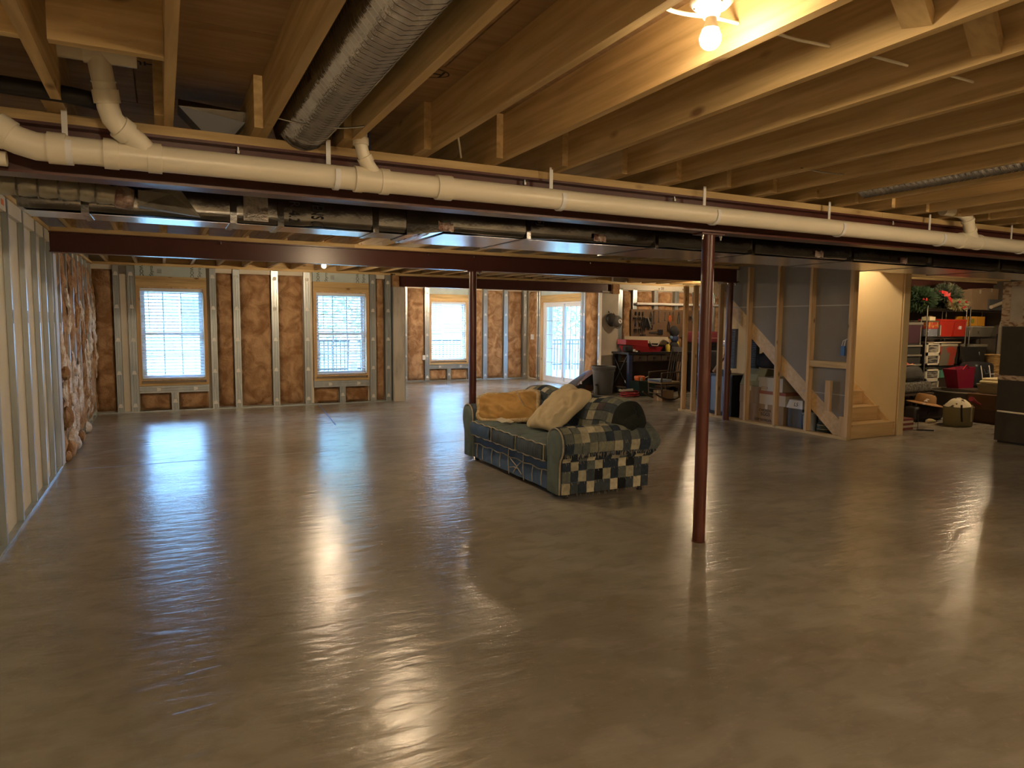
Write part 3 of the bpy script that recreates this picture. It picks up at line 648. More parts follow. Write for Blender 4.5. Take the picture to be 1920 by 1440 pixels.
def cable(pts, label, r=.0055, m='cable', grp='white electrical cables through the joists', nm='electrical_cable', n=8, cat='cable'):
    P = [Vector(p) for p in pts]; out = []
    for i in range(len(P)-1):                            # Catmull-Rom through the points
        p0, p1, p2, p3 = P[max(i-1, 0)], P[i], P[i+1], P[min(i+2, len(P)-1)]
        for k in range(7):
            t = k/7; out.append(.5*((2*p1)+(p2-p0)*t+(2*p0-5*p1+4*p2-p3)*t*t+(3*p1-p0-3*p2+p3)*t**3))
    out.append(P[-1]); o = MB().tube(out, r, n).build(nm, m, None, smooth=True); LOC[o.name] = Vector((0, 0, 0))
    return tag(o, label, cat, grp)
cable([(1.293, 1.70, 2.50), (1.36, 1.72, 2.475), (1.45, 1.73, 2.477), (1.56, 1.73, 2.488), (1.66, 1.73, 2.49)], 'white cable looping behind the lit bulb', .0065)
cable([(1.705, 1.80, 2.56), (1.80, 1.79, 2.53), (1.93, 1.75, 2.50), (2.0, 1.73, 2.492), (2.07, 1.72, 2.49)], 'white cable sagging into a knot hole, one joist right of the bulb')
cable([(2.115, 1.8, 2.56), (2.28, 1.76, 2.52), (2.46, 1.70, 2.485)], 'white cable two joists right of the bulb')
cable([(2.52, 1.8, 2.56), (2.7, 1.75, 2.52), (2.86, 1.70, 2.49)], 'white cable three joists right of the bulb')
cable([(.80, 3.50, 2.62), (.95, 3.52, 2.5), (1.02, 3.53, 2.44), (1.06, 3.54, 2.43), (1.12, 3.55, 2.425), (1.25, 3.56, 2.42)], 'pale cable slanting over the beam between joists') if False else None
cable([(1.31, 3.25, 2.53), (1.40, 3.42, 2.47), (1.47, 3.56, 2.425)], 'pale cable slanting down to the nailer plate')
cable([(.98, 3.60, 2.63), (.975, 3.60, 2.5), (.985, 3.61, 2.42)], 'blue cable end hanging over the first beam', .006, flat('blue_sheath', (.03, .06, .22), .5))
cable([(-1.0, 3.46, 2.455), (-.75, 3.42, 2.455), (-.5, 3.41, 2.45), (-.27, 3.43, 2.445), (-.17, 3.5, 2.44)], 'thick black corrugated tube lying on the first beam', .035, 'black', None, 'black_tube', 12, 'tube')
# ---------------------------------------------------------------- drain pipe
dp = thing('drain_pipe', 'long white plastic drain pipe hung along the first red beam', 'pipe', (2.5, 3.49, 2.235))
PY, PZ, PR = 3.492, 2.237, .0555
def pz(x): return 2.243-.004*(x+.6)/3
MB().tube([(-.36, PY, pz(-.36)), (9.5, PY, pz(9.5))], PR, 28).build('main_run', 'pvc', dp, smooth=True)
def collar(x0, x1, r=.064, z=None): return MB().lathe([(PR, x0-.001), (r, x0), (r, x1), (PR, x1+.001)], (0, PY, pz(x0)), 28, (1, 0, 0)).build('coupling', 'pvc', dp, smooth=True)
def collar_on(p, q, r0, r): p, q = Vector(p), Vector(q); d = q-p; return MB().lathe([(r0, 0), (r, .0005), (r, d.length), (r0, d.length+.0005)], p, 22, d).build('coupling', 'pvc', dp, smooth=True)
for x0, x1 in ((-.40, -.335), (-.20, -.145), (-.035, .02), (.87, .91), (1.0, 1.045), (1.30, 1.385), (5.83, 5.86), (6.06, 6.09)): collar(x0, x1)
for x0, x1 in ((-.15, -.03), (.905, 1.005), (5.855, 6.065)): MB().lathe([(.060, x0), (.060, x1)], (0, PY, pz(x0)), 28, (1, 0, 0)).build('wye_body', 'pvc', dp, smooth=True)
MB().tube([(-.36, PY, pz(-.36)), (-.44, PY, pz(-.4)), (-.50, PY-.004, pz(-.4)+.015), (-.55, PY-.01, pz(-.4)+.035), (-.60, PY-.02, pz(-.4)+.06), (-.75, PY-.03, pz(-.4)+.13)], .0565, 26).build('elbow', 'pvc', dp, smooth=True)
MB().lathe([(.0565, 0), (.064, .001), (.064, .06), (.0565, .061)], (-.525, PY-.006, pz(-.4)+.028), 26, (-.82, -.06, .5)).build('coupling', 'pvc', dp, smooth=True)
# first riser: branch, elbow, upright pipe, tee under the subfloor
r1 = .043
MB().tube([(-.02, PY, 2.25), (-.07, PY-.03, 2.30), (-.13, PY-.07, 2.335), (-.16, PY-.09, 2.37), (-.172, PY-.1, 2.41), (-.178, PY-.11, 2.46), (-.196, PY-.155, 2.58), (-.2, PY-.16, 2.60)], r1, 22).build('riser', 'pvc', dp, smooth=True)
collar_on((-.105, PY-.055, 2.322), (-.138, PY-.075, 2.343), r1, .052); collar_on((-.174, PY-.103, 2.425), (-.181, PY-.115, 2.475), r1, .050); collar_on((-.184, PY-.125, 2.50), (-.1845, PY-.126, 2.505), r1, .047)
MB().tube([(-.335, PY-.16, 2.605), (-.06, PY-.16, 2.605)], .04, 20).build('tee', 'pvc', dp, smooth=True); MB().lathe([(.04, 0), (.047, .001), (.047, .06)], (-.25, PY-.16, 2.605), 20, (1, 0, 0)).build('coupling', 'pvc', dp, smooth=True)
# second and third branches
MB().tube([(1.0, PY, 2.25), (.955, PY-.02, 2.29), (.925, PY-.03, 2.325), (.905, PY-.04, 2.36), (.895, PY-.045, 2.40), (.893, PY-.045, 2.62)], .032, 18).build('riser', 'pvc', dp, smooth=True)
collar_on((.93, PY-.03, 2.318), (.912, PY-.037, 2.345), .032, .038); collar_on((.895, PY-.045, 2.395), (.894, PY-.045, 2.43), .032, .038)
MB().tube([(6.02, PY, 2.25), (5.95, PY-.02, 2.29), (5.90, PY-.03, 2.33), (5.87, PY-.04, 2.37), (5.84, PY-.04, 2.42), (5.79, PY-.02, 2.45), (5.70, PY, 2.46), (5.6, PY+.01, 2.462)], .043, 20).build('riser', 'pvc', dp, smooth=True)
collar_on((5.925, PY-.026, 2.308), (5.905, PY-.03, 2.325), .043, .05); collar_on((5.862, PY-.04, 2.385), (5.85, PY-.04, 2.402), .043, .05)
MB().tube([(-1.0, PY+.05, 2.19), (-.55, PY+.05, 2.19)], .03, 14).build('side_run', 'pvc', dp, smooth=True)
for i, x in enumerate((-.345, .76, 2.03, 3.18, 4.36, 5.53, 6.68)):
    nth = ('at the left elbow', 'left of the second branch', 'right of the lone coupling', 'above the near column', 'second right of the near column', 'left of the third branch', 'at the right picture edge')[i]
    t = thing('pipe_hanger', 'white strap hanger of the drain pipe, ' + nth, 'hanger', (x, PY, 2.2), 'strap hangers of the white drain pipe')
    MB().box(x-.011, x+.011, PY+.063, PY+.067, pz(x)-.01, 2.43).build('strap', 'white', t)
    b = MB(); pr = [(math.cos(a), math.sin(a)) for a in [(-PI*1.02+k*PI*1.1/12) for k in range(13)]]
    b.sheet(lambda u, v: (x+.02+(u-.5)*.026, PY+(PR+.001)*math.cos(-PI*1.15+v*PI*1.15), pz(x)+(PR+.001)*math.sin(-PI*1.15+v*PI*1.15)),
            lambda u, v: (x+.02+(u-.5)*.026, PY+(PR+.008)*math.cos(-PI*1.15+v*PI*1.15), pz(x)+(PR+.008)*math.sin(-PI*1.15+v*PI*1.15)), 1, 16)
    b.build('hook', 'white', t, smooth=True)
# ---------------------------------------------------------------- ducts
def rduct(b, x0, x1, y0, y1, z0, z1, r=.04, n=4, nx=30, amp=.006, sag=0.):
    """a wrapped rectangular duct: rounded section, slightly quilted skin"""
    cs = []
    for cx, cz, a0 in ((y1-r, z1-r, 0), (y0+r, z1-r, PI/2), (y0+r, z0+r, PI), (y1-r, z0+r, 1.5*PI)):
        cs += [(cx+r*math.cos(a0+k*PI/2/n), cz+r*math.sin(a0+k*PI/2/n), math.cos(a0+k*PI/2/n), math.sin(a0+k*PI/2/n)) for k in range(n+1)]
    cs.append(cs[0]); m = len(cs)-1; k0 = len(b.v)
    for i in range(nx+1):
        x = x0+(x1-x0)*i/nx
        for (yy, zz, ny, nn) in cs[:-1]:
            w = amp*(nz(x*3.1, yy*5, zz*5)+.5*nz(x*9, yy*9, zz*9))
            b.v.append((x, yy+ny*w, zz+nn*w))
    for i in range(nx):
        for j in range(m): b.f.append((k0+i*m+j, k0+i*m+(j+1) % m, k0+(i+1)*m+(j+1) % m, k0+(i+1)*m+j))
    b.f += [tuple(k0+j for j in range(m)), tuple(k0+nx*m+j for j in range(m))[::-1]]
    return b
DY = 4.14
td = thing('trunk_duct', 'large foil wrapped trunk duct running across under the joists', 'duct', (3, 4.5, 2.08))
rduct(MB(), -.62, 1.42, 4.17, 4.50, 2.085, 2.38, .035, 4, 60).build('narrow_section', 'foil', td, smooth=True)
rduct(MB(), 1.53, 9.9, 4.09, 4.82, 2.10, 2.38, .035, 4, 150).build('wide_section', 'foil', td, smooth=True)
b = MB()                                               # bare sheet underside
b.box(-.6, 1.40, 4.215, 4.465, 2.0755, 2.0765); b.box(1.6, 9.88, 4.16, 4.77, 2.0905, 2.0915); b.build('underside_sheet', 'sheet_metal', td)
b = MB(); b.hexa([(1.36, 4.16, 2.07), (1.56, 4.075, 2.09), (1.56, 4.83, 2.09), (1.36, 4.51, 2.07), (1.36, 4.16, 2.385), (1.56, 4.075, 2.385), (1.56, 4.83, 2.385), (1.36, 4.51, 2.385)]); b.build('transition', 'foil', td)
for x in (-.35, .35, .60, 1.15): MB().box(x, x+.035, 4.16, 4.51, 2.072, 2.385).build('foil_seam_tape', 'foil', td)
for x in (2.15, 3.2, 4.15, 5.3, 6.4, 7.5): MB().box(x, x+.03, 4.078, 4.83, 2.087, 2.385).build('foil_seam_tape', 'foil', td)
for x in (1.585, 2.72, 4.9, 6.0): 
    o = MB().grid(lambda u, v: (x-.05+.1*u, 4.082-.006-.004*nz(u*9, v*9, x), 2.10+.05*v+.012*nz(u*6, x)), 8, 5).build('staple_patch', 'tape', td)
MB().grid(lambda u, v: (.42+.13*u, 4.163-.003*nz(u*9, v*9), 2.09+.26*v), 8, 10).build('staple_patch', flat('crinkled_dark_foil', (.3, .27, .25), .35, metal=.9, bump=.6, bsc=40), td)
MB().grid(lambda u, v: (1.44+.05*u, 4.08+.6*v, 2.077-.008*nz(u*9, v*9)), 4, 14).build('staple_patch', flat('crinkled_silver_foil', (.8, .8, .82), .25, metal=1., bump=.7, bsc=40), td)
for body, x, sz, z in (('R 4.2', .69, .085, 2.155), ('OWENS C', .82, .095, 2.185)):
    text(body, sz, basis((x, 4.158, z), (0, 0, -1), (1, 0, 0)) @ Matrix.Diagonal((.7 if body[0] == 'R' else .5, 1, 1, 1)), td)
text('ASJ', .07, basis((2.25, 4.076, 2.22), (0, 0, -1), (1, 0, 0)), td); text('FSK', .07, basis((4.25, 4.076, 2.2), (0, 0, -1), (1, 0, 0)), td) if False else None
# insulated flexible branch joining the trunk at the left
fd = thing('insulated_flex_duct', 'wrinkled insulated flexible duct joining the trunk duct at the left', 'duct', (-.4, 4.1, 2.2))
pts = [(-1.0, 4.06, 2.17), (-.85, 4.065, 2.17), (-.6, 4.07, 2.172), (-.35, 4.075, 2.168), (-.14, 4.08, 2.155)]
b = MB(); P = [Vector(p) for p in pts]; ring = []; rr = []
for i in range(len(P)-1):
    for k in range(18):
        t = k/18; ring.append(P[i].lerp(P[i+1], t)); s_ = (i*18+k); rr.append(.052-.00012*s_+.006*abs(math.sin(s_*PI/6))+.003*nz(s_*.7, 2))
b.tube(ring, rr, 20); b.build('jacket', 'insul_flex', fd, smooth=True)
for i in range(0, len(ring)-6, 6): MB().tube([ring[i], ring[i]+(ring[i+1]-ring[i])*.5], .056, 20).build('coil_shade_ring', flat('coil_shadow', (.16, .15, .13), .5), fd)  # dark rings in the grooves: shade between ribs put into the colour
MB().lathe([(.05, 0), (.058, .01), (.056, .05), (.048, .08)], ring[-1]-Vector((.04, 0, 0)), 18, (1, 0, -.12)).build('taped_collar', 'tape', fd, smooth=True)
MB().hexa([(-.09, 4.04, 2.11), (.20, 4.15, 2.09), (.20, 4.168, 2.09), (-.09, 4.13, 2.11), (-.09, 4.04, 2.19), (.06, 4.15, 2.20), (.10, 4.168, 2.24), (-.09, 4.13, 2.20)]).build('boot', 'insul_flex', fd)
# bare corrugated foil ducts in joist bays
def flex(pts, r, label, n=40, step=.019):
    P = [Vector(p) for p in pts]; L_ = sum((b_-a_).length for a_, b_ in zip(P, P[1:])); N = int(L_/step); out = []; rs = []
    for k in range(N+1):
        d = k/N*L_; i = 0
        while i < len(P)-2 and d > (P[i+1]-P[i]).length: d -= (P[i+1]-P[i]).length; i += 1
        out.append(P[i].lerp(P[i+1], d/(P[i+1]-P[i]).length)); rs.append(r+(.011 if k % 2 else -.009))
    t = thing('foil_flex_duct', label, 'duct', tuple(P[0])); MB().tube(out, rs, n).build('corrugated_tube', 'flex_foil', t, smooth=True)
    H = []; M_ = len(out)*6; ct = 2*step
    for k in range(M_):
        f = k/6; i = min(int(f), len(out)-2); c = out[i].lerp(out[i+1], f-i); d = (out[i+1]-out[i]).normalized(); a = d.cross(Vector((0, 0, 1))).normalized(); e = a.cross(d); th = 2*PI*(f/2)
        H.append(c+(a*math.cos(th)+e*math.sin(th))*(r+.0125))
    MB().tube(H, .0022, 4).build('wire_helix', 'chrome', t, smooth=True, weld=False); return t
flex([(.668, -.6, 2.53), (.668, 2.4, 2.52), (.665, 3.2, 2.515), (.655, 3.55, 2.50), (.65, 3.75, 2.50)], .112, 'shiny corrugated foil duct hung in the joist bay left of the first branch')
flex([(4.40, .5, 2.52), (4.40, 2.6, 2.52), (4.40, 3.3, 2.52)], .085, 'corrugated foil duct in a far joist bay at the right edge')
cable([(.46, 3.28, 2.43), (.6, 3.24, 2.405), (.75, 3.22, 2.405), (.88, 3.2, 2.43)], 'thin wire strap holding up the shiny foil duct', .004, 'chrome', None, 'support_wire', 6, 'wire')
cable([(3.28, 2.88, 2.43), (3.45, 2.88, 2.425), (3.64, 2.88, 2.43)], 'grey support wire between the far joists', .004, 'chrome', None, 'support_wire', 6, 'wire')
# foil wrapped furnace cabinet at the right edge
ac = thing('furnace_cabinet', 'tall dark foil wrapped furnace cabinet with taped joints at the right edge', 'furnace', (10.3, 4.75, 0))
DK = flat('foil_reflecting_dark', (.035, .030, .022), .38, col2=(.045, .04, .03), sc=5)  # dark surroundings mirrored in the foil, put into the colour as olive
b = MB()
b.box(9.9, 10.75, 4.15, 5.31, .03, .86); b.build('lower_panel', DK, ac)
MB().box(9.905, 10.75, 4.15, 5.305, .88, 1.54).build('upper_panel', DK, ac)
MB().box(9.93, 10.7, 4.2, 5.28, 0, .03).build('plinth', 'black', ac)
TP = mat('brown_marbled_tape', (.50, .40, .30), .5, col2=(.20, .11, .07), sc=14, st=(1, 1, 2.5), lo=.46, hi=.62, bump=.4)
MB().box(9.895, 10.755, 4.145, 5.315, .838, .90).build('joint_tape', TP, ac)
MB().box(9.897, 10.75, 4.15, 5.312, 1.55, 2.12).build('plenum', flat('grey_plenum_foil', (.46, .42, .37), .55, col2=(.38, .34, .30), sc=6), ac)
for q in ((9.889, 9.896, 5.22, 5.318, 1.55, 2.12), (9.889, 9.896, 4.15, 5.22, 1.54, 1.60), (9.889, 9.896, 4.15, 5.22, 2.06, 2.12), (9.889, 9.896, 5.02, 5.06, 1.62, 1.95)): MB().box(*q).build('joint_tape', TP, ac)
MB().box(9.92, 10.7, 4.2, 5.25, 2.12, 2.40).build('riser_plenum', DK, ac)
cable([(9.86, 5.27, .425), (9.86, 4.9, .42), (9.86, 4.15, .41)], 'white condensate pipe along the furnace cabinet', .012, 'pvc', None, 'condensate_pipe', 10, 'pipe')
# subfloor print
def up(x, y, w): return basis((x, y, ZS-.0012), (-1, 0, 0), (0, 1, 0)) if w else basis((x, y, ZS-.0012), (1, 0, 0), (0, -1, 0))
text('HUB', .105, up(1.07, 3.04, True), ceil_, name='printed_mark')
b = MB(); b.sheet(lambda u, v: (1.07+(.12+.006*v)*math.cos(u*2*PI), 3.04+(.06+.006*v)*math.sin(u*2*PI), ZS-.0006), lambda u, v: (1.07+(.12+.006*v)*math.cos(u*2*PI), 3.04+(.06+.006*v)*math.sin(u*2*PI), ZS-.0014), 40, 1); b.build('printed_mark', 'ink', ceil_)
text('HUBER', .07, up(-.10, 3.52, True), ceil_, name='printed_mark'); text('ENGINEERED', .05, up(-.27, 3.5, True), ceil_, name='printed_mark') if False else None
b = MB()
for r_ in range(4):
    x = .14+.02*r_ % .05
    while x < .44:
        w = random.uniform(.008, .035); b.box(x, x+w, 2.55-.028*r_, 2.558-.028*r_, ZS-.0012, ZS-.0002); x += w+random.uniform(.004, .012)
b.build('printed_lines', 'ink', ceil_, kind='stuff')
t = thing('foil_flap', 'grey foil duct boot between the joists left of the corrugated duct', 'duct', (.3, 3.75, 2.45))
MB().hexa([(.10, 3.78, 2.56), (.40, 3.78, 2.52), (.40, 3.95, 2.52), (.10, 3.95, 2.56), (.10, 3.76, 2.585), (.42, 3.76, 2.565), (.42, 3.97, 2.565), (.10, 3.97, 2.585)]).build('collar', 'foil', t)
MB().hexa([(.24, 3.80, 2.42), (.32, 3.80, 2.42), (.32, 3.93, 2.42), (.24, 3.93, 2.42), (.10, 3.78, 2.56), (.40, 3.78, 2.52), (.40, 3.95, 2.52), (.10, 3.95, 2.56)]).build('taper', flat('grey_boot_skin', (.13, .13, .135), .45), t)
# ---------------------------------------------------------------- patchwork denim sofa
def cloth(name, c, c2=None, sc=30, bump=.25, rough=.92): return mat(name, c, rough, col2=c2 or tuple(v*.78 for v in c), sc=sc, lo=.4, hi=.6, bump=bump, bsc=sc*2, spec=.15)
DEN_FRONT = cloth('blue_denim', (.10, .165, .29), (.075, .125, .22), 5)
DEN_SEAT = cloth('grey_green_denim', (.14, .185, .19), (.115, .145, .145), 5)
DEN_DARK = cloth('slate_denim', (.095, .125, .165), (.07, .09, .12), 6)
ARM_CL = cloth('teal_grey_denim', (.165, .215, .215), (.13, .17, .17), 6)
PIPE = cloth('cream_piping', (.50, .46, .37), None, 20)
PCH = [cloth('denim_%s' % n, c, None, 24) for n, c in (('black', (.018, .020, .024)), ('navy', (.036, .050, .075)), ('slate', (.062, .078, .095)), ('grey', (.13, .15, .145)),
       ('olive', (.23, .235, .185)), ('khaki', (.42, .39, .29)), ('cream', (.60, .55, .41)), ('floral', (.10, .08, .09)))]
so_ = thing('sofa', 'denim patchwork sofa with rolled arms, in front of the second column', 'sofa', (3.5, 6.1, 0))
MB().rbox(3.10, 3.98, 5.13, 7.12, .055, .30, .02).build('frame', DEN_DARK, so_, smooth=True)
b = MB(); b.grid(lambda u, v: (3.055+.012*math.sin(v*PI)-.008*nz(u*9, v*4)-.02*v*(1-v), 5.30+1.69*u, .045+.265*v), 60, 10); b.grid(lambda u, v: (3.12, 5.30+1.69*u, .045+.265*v), 4, 2)
b.build('front_skirt', DEN_FRONT, so_, smooth=True)
def piping(pts, r=.006, par=so_, n=6): return MB().tube(pts, r, n).build('piping', PIPE, par, smooth=True)
piping([(3.055, 5.30+1.69*k/40, .205+.007*math.sin(k*.9)) for k in range(41)])
for k, yv in enumerate((5.45, 5.62, 5.80, 6.12, 6.32, 6.52, 6.75, 6.9)):
    piping([(3.05-.004, yv, .06), (3.045, yv+.006, .13), (3.05, yv-.004, .205)] if k not in (2, 3) else [(3.05, yv, .03), (3.045, yv+.01, .15), (3.045, yv, .30)], .005)
for p, q in (((3.046, 5.84, .08), (3.046, 6.08, .19)), ((3.046, 5.86, .19), (3.046, 6.02, .06)), ((3.046, 5.9, .12), (3.046, 6.1, .10))): piping([p, tuple((a+c)/2+(.003 if i == 0 else .01) for i, (a, c) in enumerate(zip(p, q))), q], .005)
for k, (y0, y1) in enumerate(((5.315, 5.865), (5.87, 6.42), (6.425, 6.975))):
    sd = k*9.3
    def wob(v): return v+Vector((.008*nz(v.y*6, v.z*6, sd)*1.2, 0, .012*nz(v.x*5, v.y*5, sd)-.012*math.exp(-((v.y-(y0+y1)/2)/.2)**2)*(v.z > .4)))
    o = MB().rbox(3.005, 3.66, y0, y1, .292, .475, .055, 5, .02, wob).build('seat_cushion', DEN_SEAT, so_, smooth=True)
    MB().grid(lambda u, v: (2.992-.012*math.sin(v*PI)+.004*math.sin(u*70+3*nz(u*3, sd))*math.sin(v*PI), y0+.03+(y1-y0-.06)*u, .315+.13*v), 44, 6).build('cushion_front', DEN_DARK if k < 2 else DEN_FRONT, o, smooth=True)
    for zz, xx in ((.452, 3.002), (.308, 2.998)):
        piping([(xx+.02, y0+.012, zz)]+[(xx-.003*math.sin(j*.7), y0+.03+(y1-y0-.06)*j/16, zz+.005*math.sin(j*1.1+sd)) for j in range(17)]+[(xx+.02, y1-.012, zz)], .006, o)
    piping([(3.0, y0+.02, .31), (2.998, y0+.012, .38), (3.004, y0+.02, .452)], .005, o)
def armpt(s, near=True):
    """cross-section of a rolled arm, s from the outer foot over the roll to the seat side; returns (y, z)"""
    P = [(5.095, .045), (5.093, .20), (5.088, .33), (5.062, .375), (5.038, .43), (5.035, .50), (5.06, .57), (5.115, .612), (5.19, .622), (5.255, .60), (5.295, .55), (5.305, .48), (5.305, .36)]
    t = s*(len(P)-1); i = min(int(t), len(P)-2); f = t-i; p0, p1, p2, p3 = P[max(i-1, 0)], P[i], P[i+1], P[min(i+2, len(P)-1)]
    c = lambda a, b_, c_, d: .5*((2*b_)+(c_-a)*f+(2*a-5*b_+4*c_-d)*f*f+(3*b_-a-3*c_+d)*f**3)
    y, z = c(p0[0], p1[0], p2[0], p3[0]), c(p0[1], p1[1], p2[1], p3[1])
    return (y, z) if near else (12.285-y, z)
def armnorm(s, near):
    a, c = armpt(max(0, s-.01), near), armpt(min(1, s+.01), near); d = Vector((c[0]-a[0], c[1]-a[1])).normalized()
    return (-d.y, d.x) if near else (d.y, -d.x)
def armx(u, s):                                           # the roll flares towards the back
    return 3.045+.93*u
def armS(u, s, near, off=0.):
    y, z = armpt(s, near); ny, nn = armnorm(s, near); fl = .035*max(0, u-.55)*math.exp(-((z-.46)/.12)**2)*(1 if s < .75 else 0)
    k = off+.006*nz(u*7, s*9)+fl*2.2
    return (armx(u, s)+(.10*max(0, u-.8)*math.exp(-((z-.48)/.1)**2)*3), y+ny*k, z+nn*k)
for near in (True, False):
    b = MB(); b.grid(lambda u, v: armS(u, v, near), 14, 30)
    poly = [armpt(k/24, near) for k in range(25)]+[((5.305 if near else 6.98), .05)]
    for xx in (3.045, 3.975): b.add([(xx, y, z) for y, z in poly], [tuple(range(len(poly)))])
    b.grid(lambda u, v: (3.045+.93*u, 5.305 if near else 6.98, .05+.31*v), 2, 2)
    arm = b.build('arm_near' if False else 'arm', DEN_DARK, so_, smooth=True)
    # front panel of the arm, a tall rounded pad with piping round it
    pc = [armpt(k/20, near) for k in range(21)]; cy = 5.195 if near else 7.09
    ring = [(cy+(y-cy)*.88, .045+(z-.045)*.975) for y, z in pc]+[((5.29 if near else 6.995), .05)]
    b = MB(); n = len(ring)
    b.add([(3.043, y, z) for y, z in ring]+[(3.015, cy+(y-cy)*.95, .05+(z-.05)*.985) for y, z in ring]+[(2.998, cy+(y-cy)*.6, .07+(z-.05)*.9) for y, z in ring]+[(2.994, cy, .30)],
          [(i, (i+1) % n, n+(i+1) % n, n+i) for i in range(n)]+[(n+i, n+(i+1) % n, 2*n+(i+1) % n, 2*n+i) for i in range(n)]+[(2*n+i, 2*n+(i+1) % n, 3*n) for i in range(n)])
    b.build('front_pad', ARM_CL, arm, smooth=True)
    piping([(3.03, y, z) for y, z in pc], .008, arm)
    if near:
        # patchwork: square swatches lapped over the outer side and the roll
        rows = [(0.0, .055), (.058, .11), (.113, .165), (.168, .235), (.31, .415), (.418, .51), (.513, .60), (.60, .69)]
        frings = MB()
        for r, (s0, s1) in enumerate(rows):
            for c in range(11):
                u0, u1 = c/11+.004, (c+1)/11-.004+.006
                light = ((r+c) % 3 == 0) if r < 4 else random.random() < .3
                k = random.choice((5, 5, 6)) if light else random.choice((0, 1, 1, 2, 2, 3)) if r < 4 else random.choice((2, 3, 3, 4, 1))
                j = random.uniform(-.004, .004); e = .003+.002*random.random()
                f0 = lambda u, v: armS(min(1, max(0, u0+(u1-u0)*u+j+.006*nz(v*5, c, r))), s0+(s1-s0)*v+.004*nz(u*4+c, r), True, e+.004+.002*nz(u*4+c, v*4+r))
                f1 = lambda u, v: armS(min(1, max(0, u0+(u1-u0)*u+j)), s0+(s1-s0)*v, True, .001)
                MB().sheet(f0, f1, 3, 3).build('patch', PCH[k], arm, smooth=True, weld=False)
                for q in range(3):
                    uu = random.uniform(u0, u1); p = Vector(armS(uu, s0, True, .008)); frings.tube([p, p+Vector((random.uniform(-.01, .01), -.006, -random.uniform(.008, .03)))], .0012, 3, False)
        for q in range(70):                                  # ragged lower edge of the roll
            uu = random.random(); p = Vector(armS(uu, .30, True, .01)); frings.tube([p, p+Vector((random.uniform(-.012, .012), -.004, -random.uniform(.02, .05)))], .0016, 3, False)
        frings.build('frayed_threads', PIPE, arm, kind='stuff')
        MB().sheet(lambda u, v: armS(u, .235+.06*v, True, .004+.010*math.sin(u*21)*v), lambda u, v: armS(u, .235+.06*v, True, -.004), 24, 3).build('ragged_hem', PCH[1], arm, smooth=True)
# back: leaning upholstered back, patchwork on the seat side
def backpt(s, y):
    P = [(3.60, .40), (3.625, .52), (3.655, .64), (3.70, .745), (3.765, .805), (3.85, .822), (3.93, .79), (3.975, .70), (3.985, .55), (3.965, .30), (3.96, .06)]
    t = s*(len(P)-1); i = min(int(t), len(P)-2); f = t-i; p0, p1, p2, p3 = P[max(i-1, 0)], P[i], P[i+1], P[min(i+2, len(P)-1)]
    c = lambda a, b_, c_, d: .5*((2*b_)+(c_-a)*f+(2*a-5*b_+4*c_-d)*f*f+(3*b_-a-3*c_+d)*f**3)
    x, z = c(p0[0], p1[0], p2[0], p3[0]), c(p0[1], p1[1], p2[1], p3[1])
    k = (y-5.06)/2.1; lump = .012*math.sin(k*3*2*PI-1.2)+.012*nz(y*2.5, 4)
    e = max(0., 1-(y-5.09)/.12); e2 = max(0., 1-(7.16-y)/.12); sh = (e*e+e2*e2)
    z = z+(lump if z > .5 else 0)-sh*.12*(z > .3)*(z/.8); x = x-.012*math.cos(k*6*PI)*(s < .5)
    return x+(.03*sh if s < .5 else -.03*sh), z
def backS(s, y, off=0.):
    x, z = backpt(s, y); a, c = backpt(max(0, s-.01), y), backpt(min(1, s+.01), y); d = Vector((c[0]-a[0], c[1]-a[1])).normalized()
    return (x-d.y*off, y, z+d.x*off)
b = MB(); b.grid(lambda u, v: backS(v, 5.09+2.07*u), 50, 30)
for yy in (5.09, 7.16): b.add([backS(k/30, yy) for k in range(31)], [tuple(range(31))])
bk = b.build('backrest', DEN_DARK, so_, smooth=True)
srows = [(.10, .175), (.18, .255), (.26, .335), (.34, .42), (.425, .52)]
for r, (s0, s1) in enumerate(srows):
    for c in range(18):
        y0 = 5.21+c*.106; y1 = y0+.104
        k = random.choice((5, 6, 4)) if (r+c) % 3 == 1 else random.choice((2, 3, 3, 4, 1, 2))
        if (r, c) == (2, 2): k = 7
        e = .006+.002*random.random()
        MB().sheet(lambda u, v: backS(s0+(s1-s0)*v, y0+(y1-y0)*u, e+.003*nz(u*3+c, v*3+r)), lambda u, v: backS(s0+(s1-s0)*v, y0+(y1-y0)*u, .001), 3, 3).build('patch', PCH[k], bk, smooth=True, weld=False)
# dark cover bunched on the near end of the back
ring = [Vector(backS(.16+.56*k/18, 5.10, .012)) for k in range(19)]; hub = Vector((3.81, 5.12, .60))
def dome(u, v):
    k = v*18; i = min(int(k), 17); p = ring[i].lerp(ring[i+1], k-i); q = p.lerp(hub, u)
    return (q.x, q.y-.075*math.sin(min(1, u*1.15)*PI*.5)+.008*nz(u*5, v*8), max(q.z, .56)+.006*nz(v*9, u*4))
b = MB(); b.grid(dome, 8, 20); b.grid(lambda u, v: backS(.16+.56*v, 5.10+.10*u+.02*math.sin(v*8)*u, .013-.004*u), 4, 20)
b.build('dark_end_cover', cloth('black_green_denim', (.022, .026, .024), None, 10), so_, smooth=True)
for x, y in ((3.12, 5.14), (3.12, 7.06), (3.92, 5.14), (3.92, 7.06)): MB().lathe([(.026, 0), (.026, .02), (.02, .06)], (x, y, 0), 12).build('foot', 'black', so_)
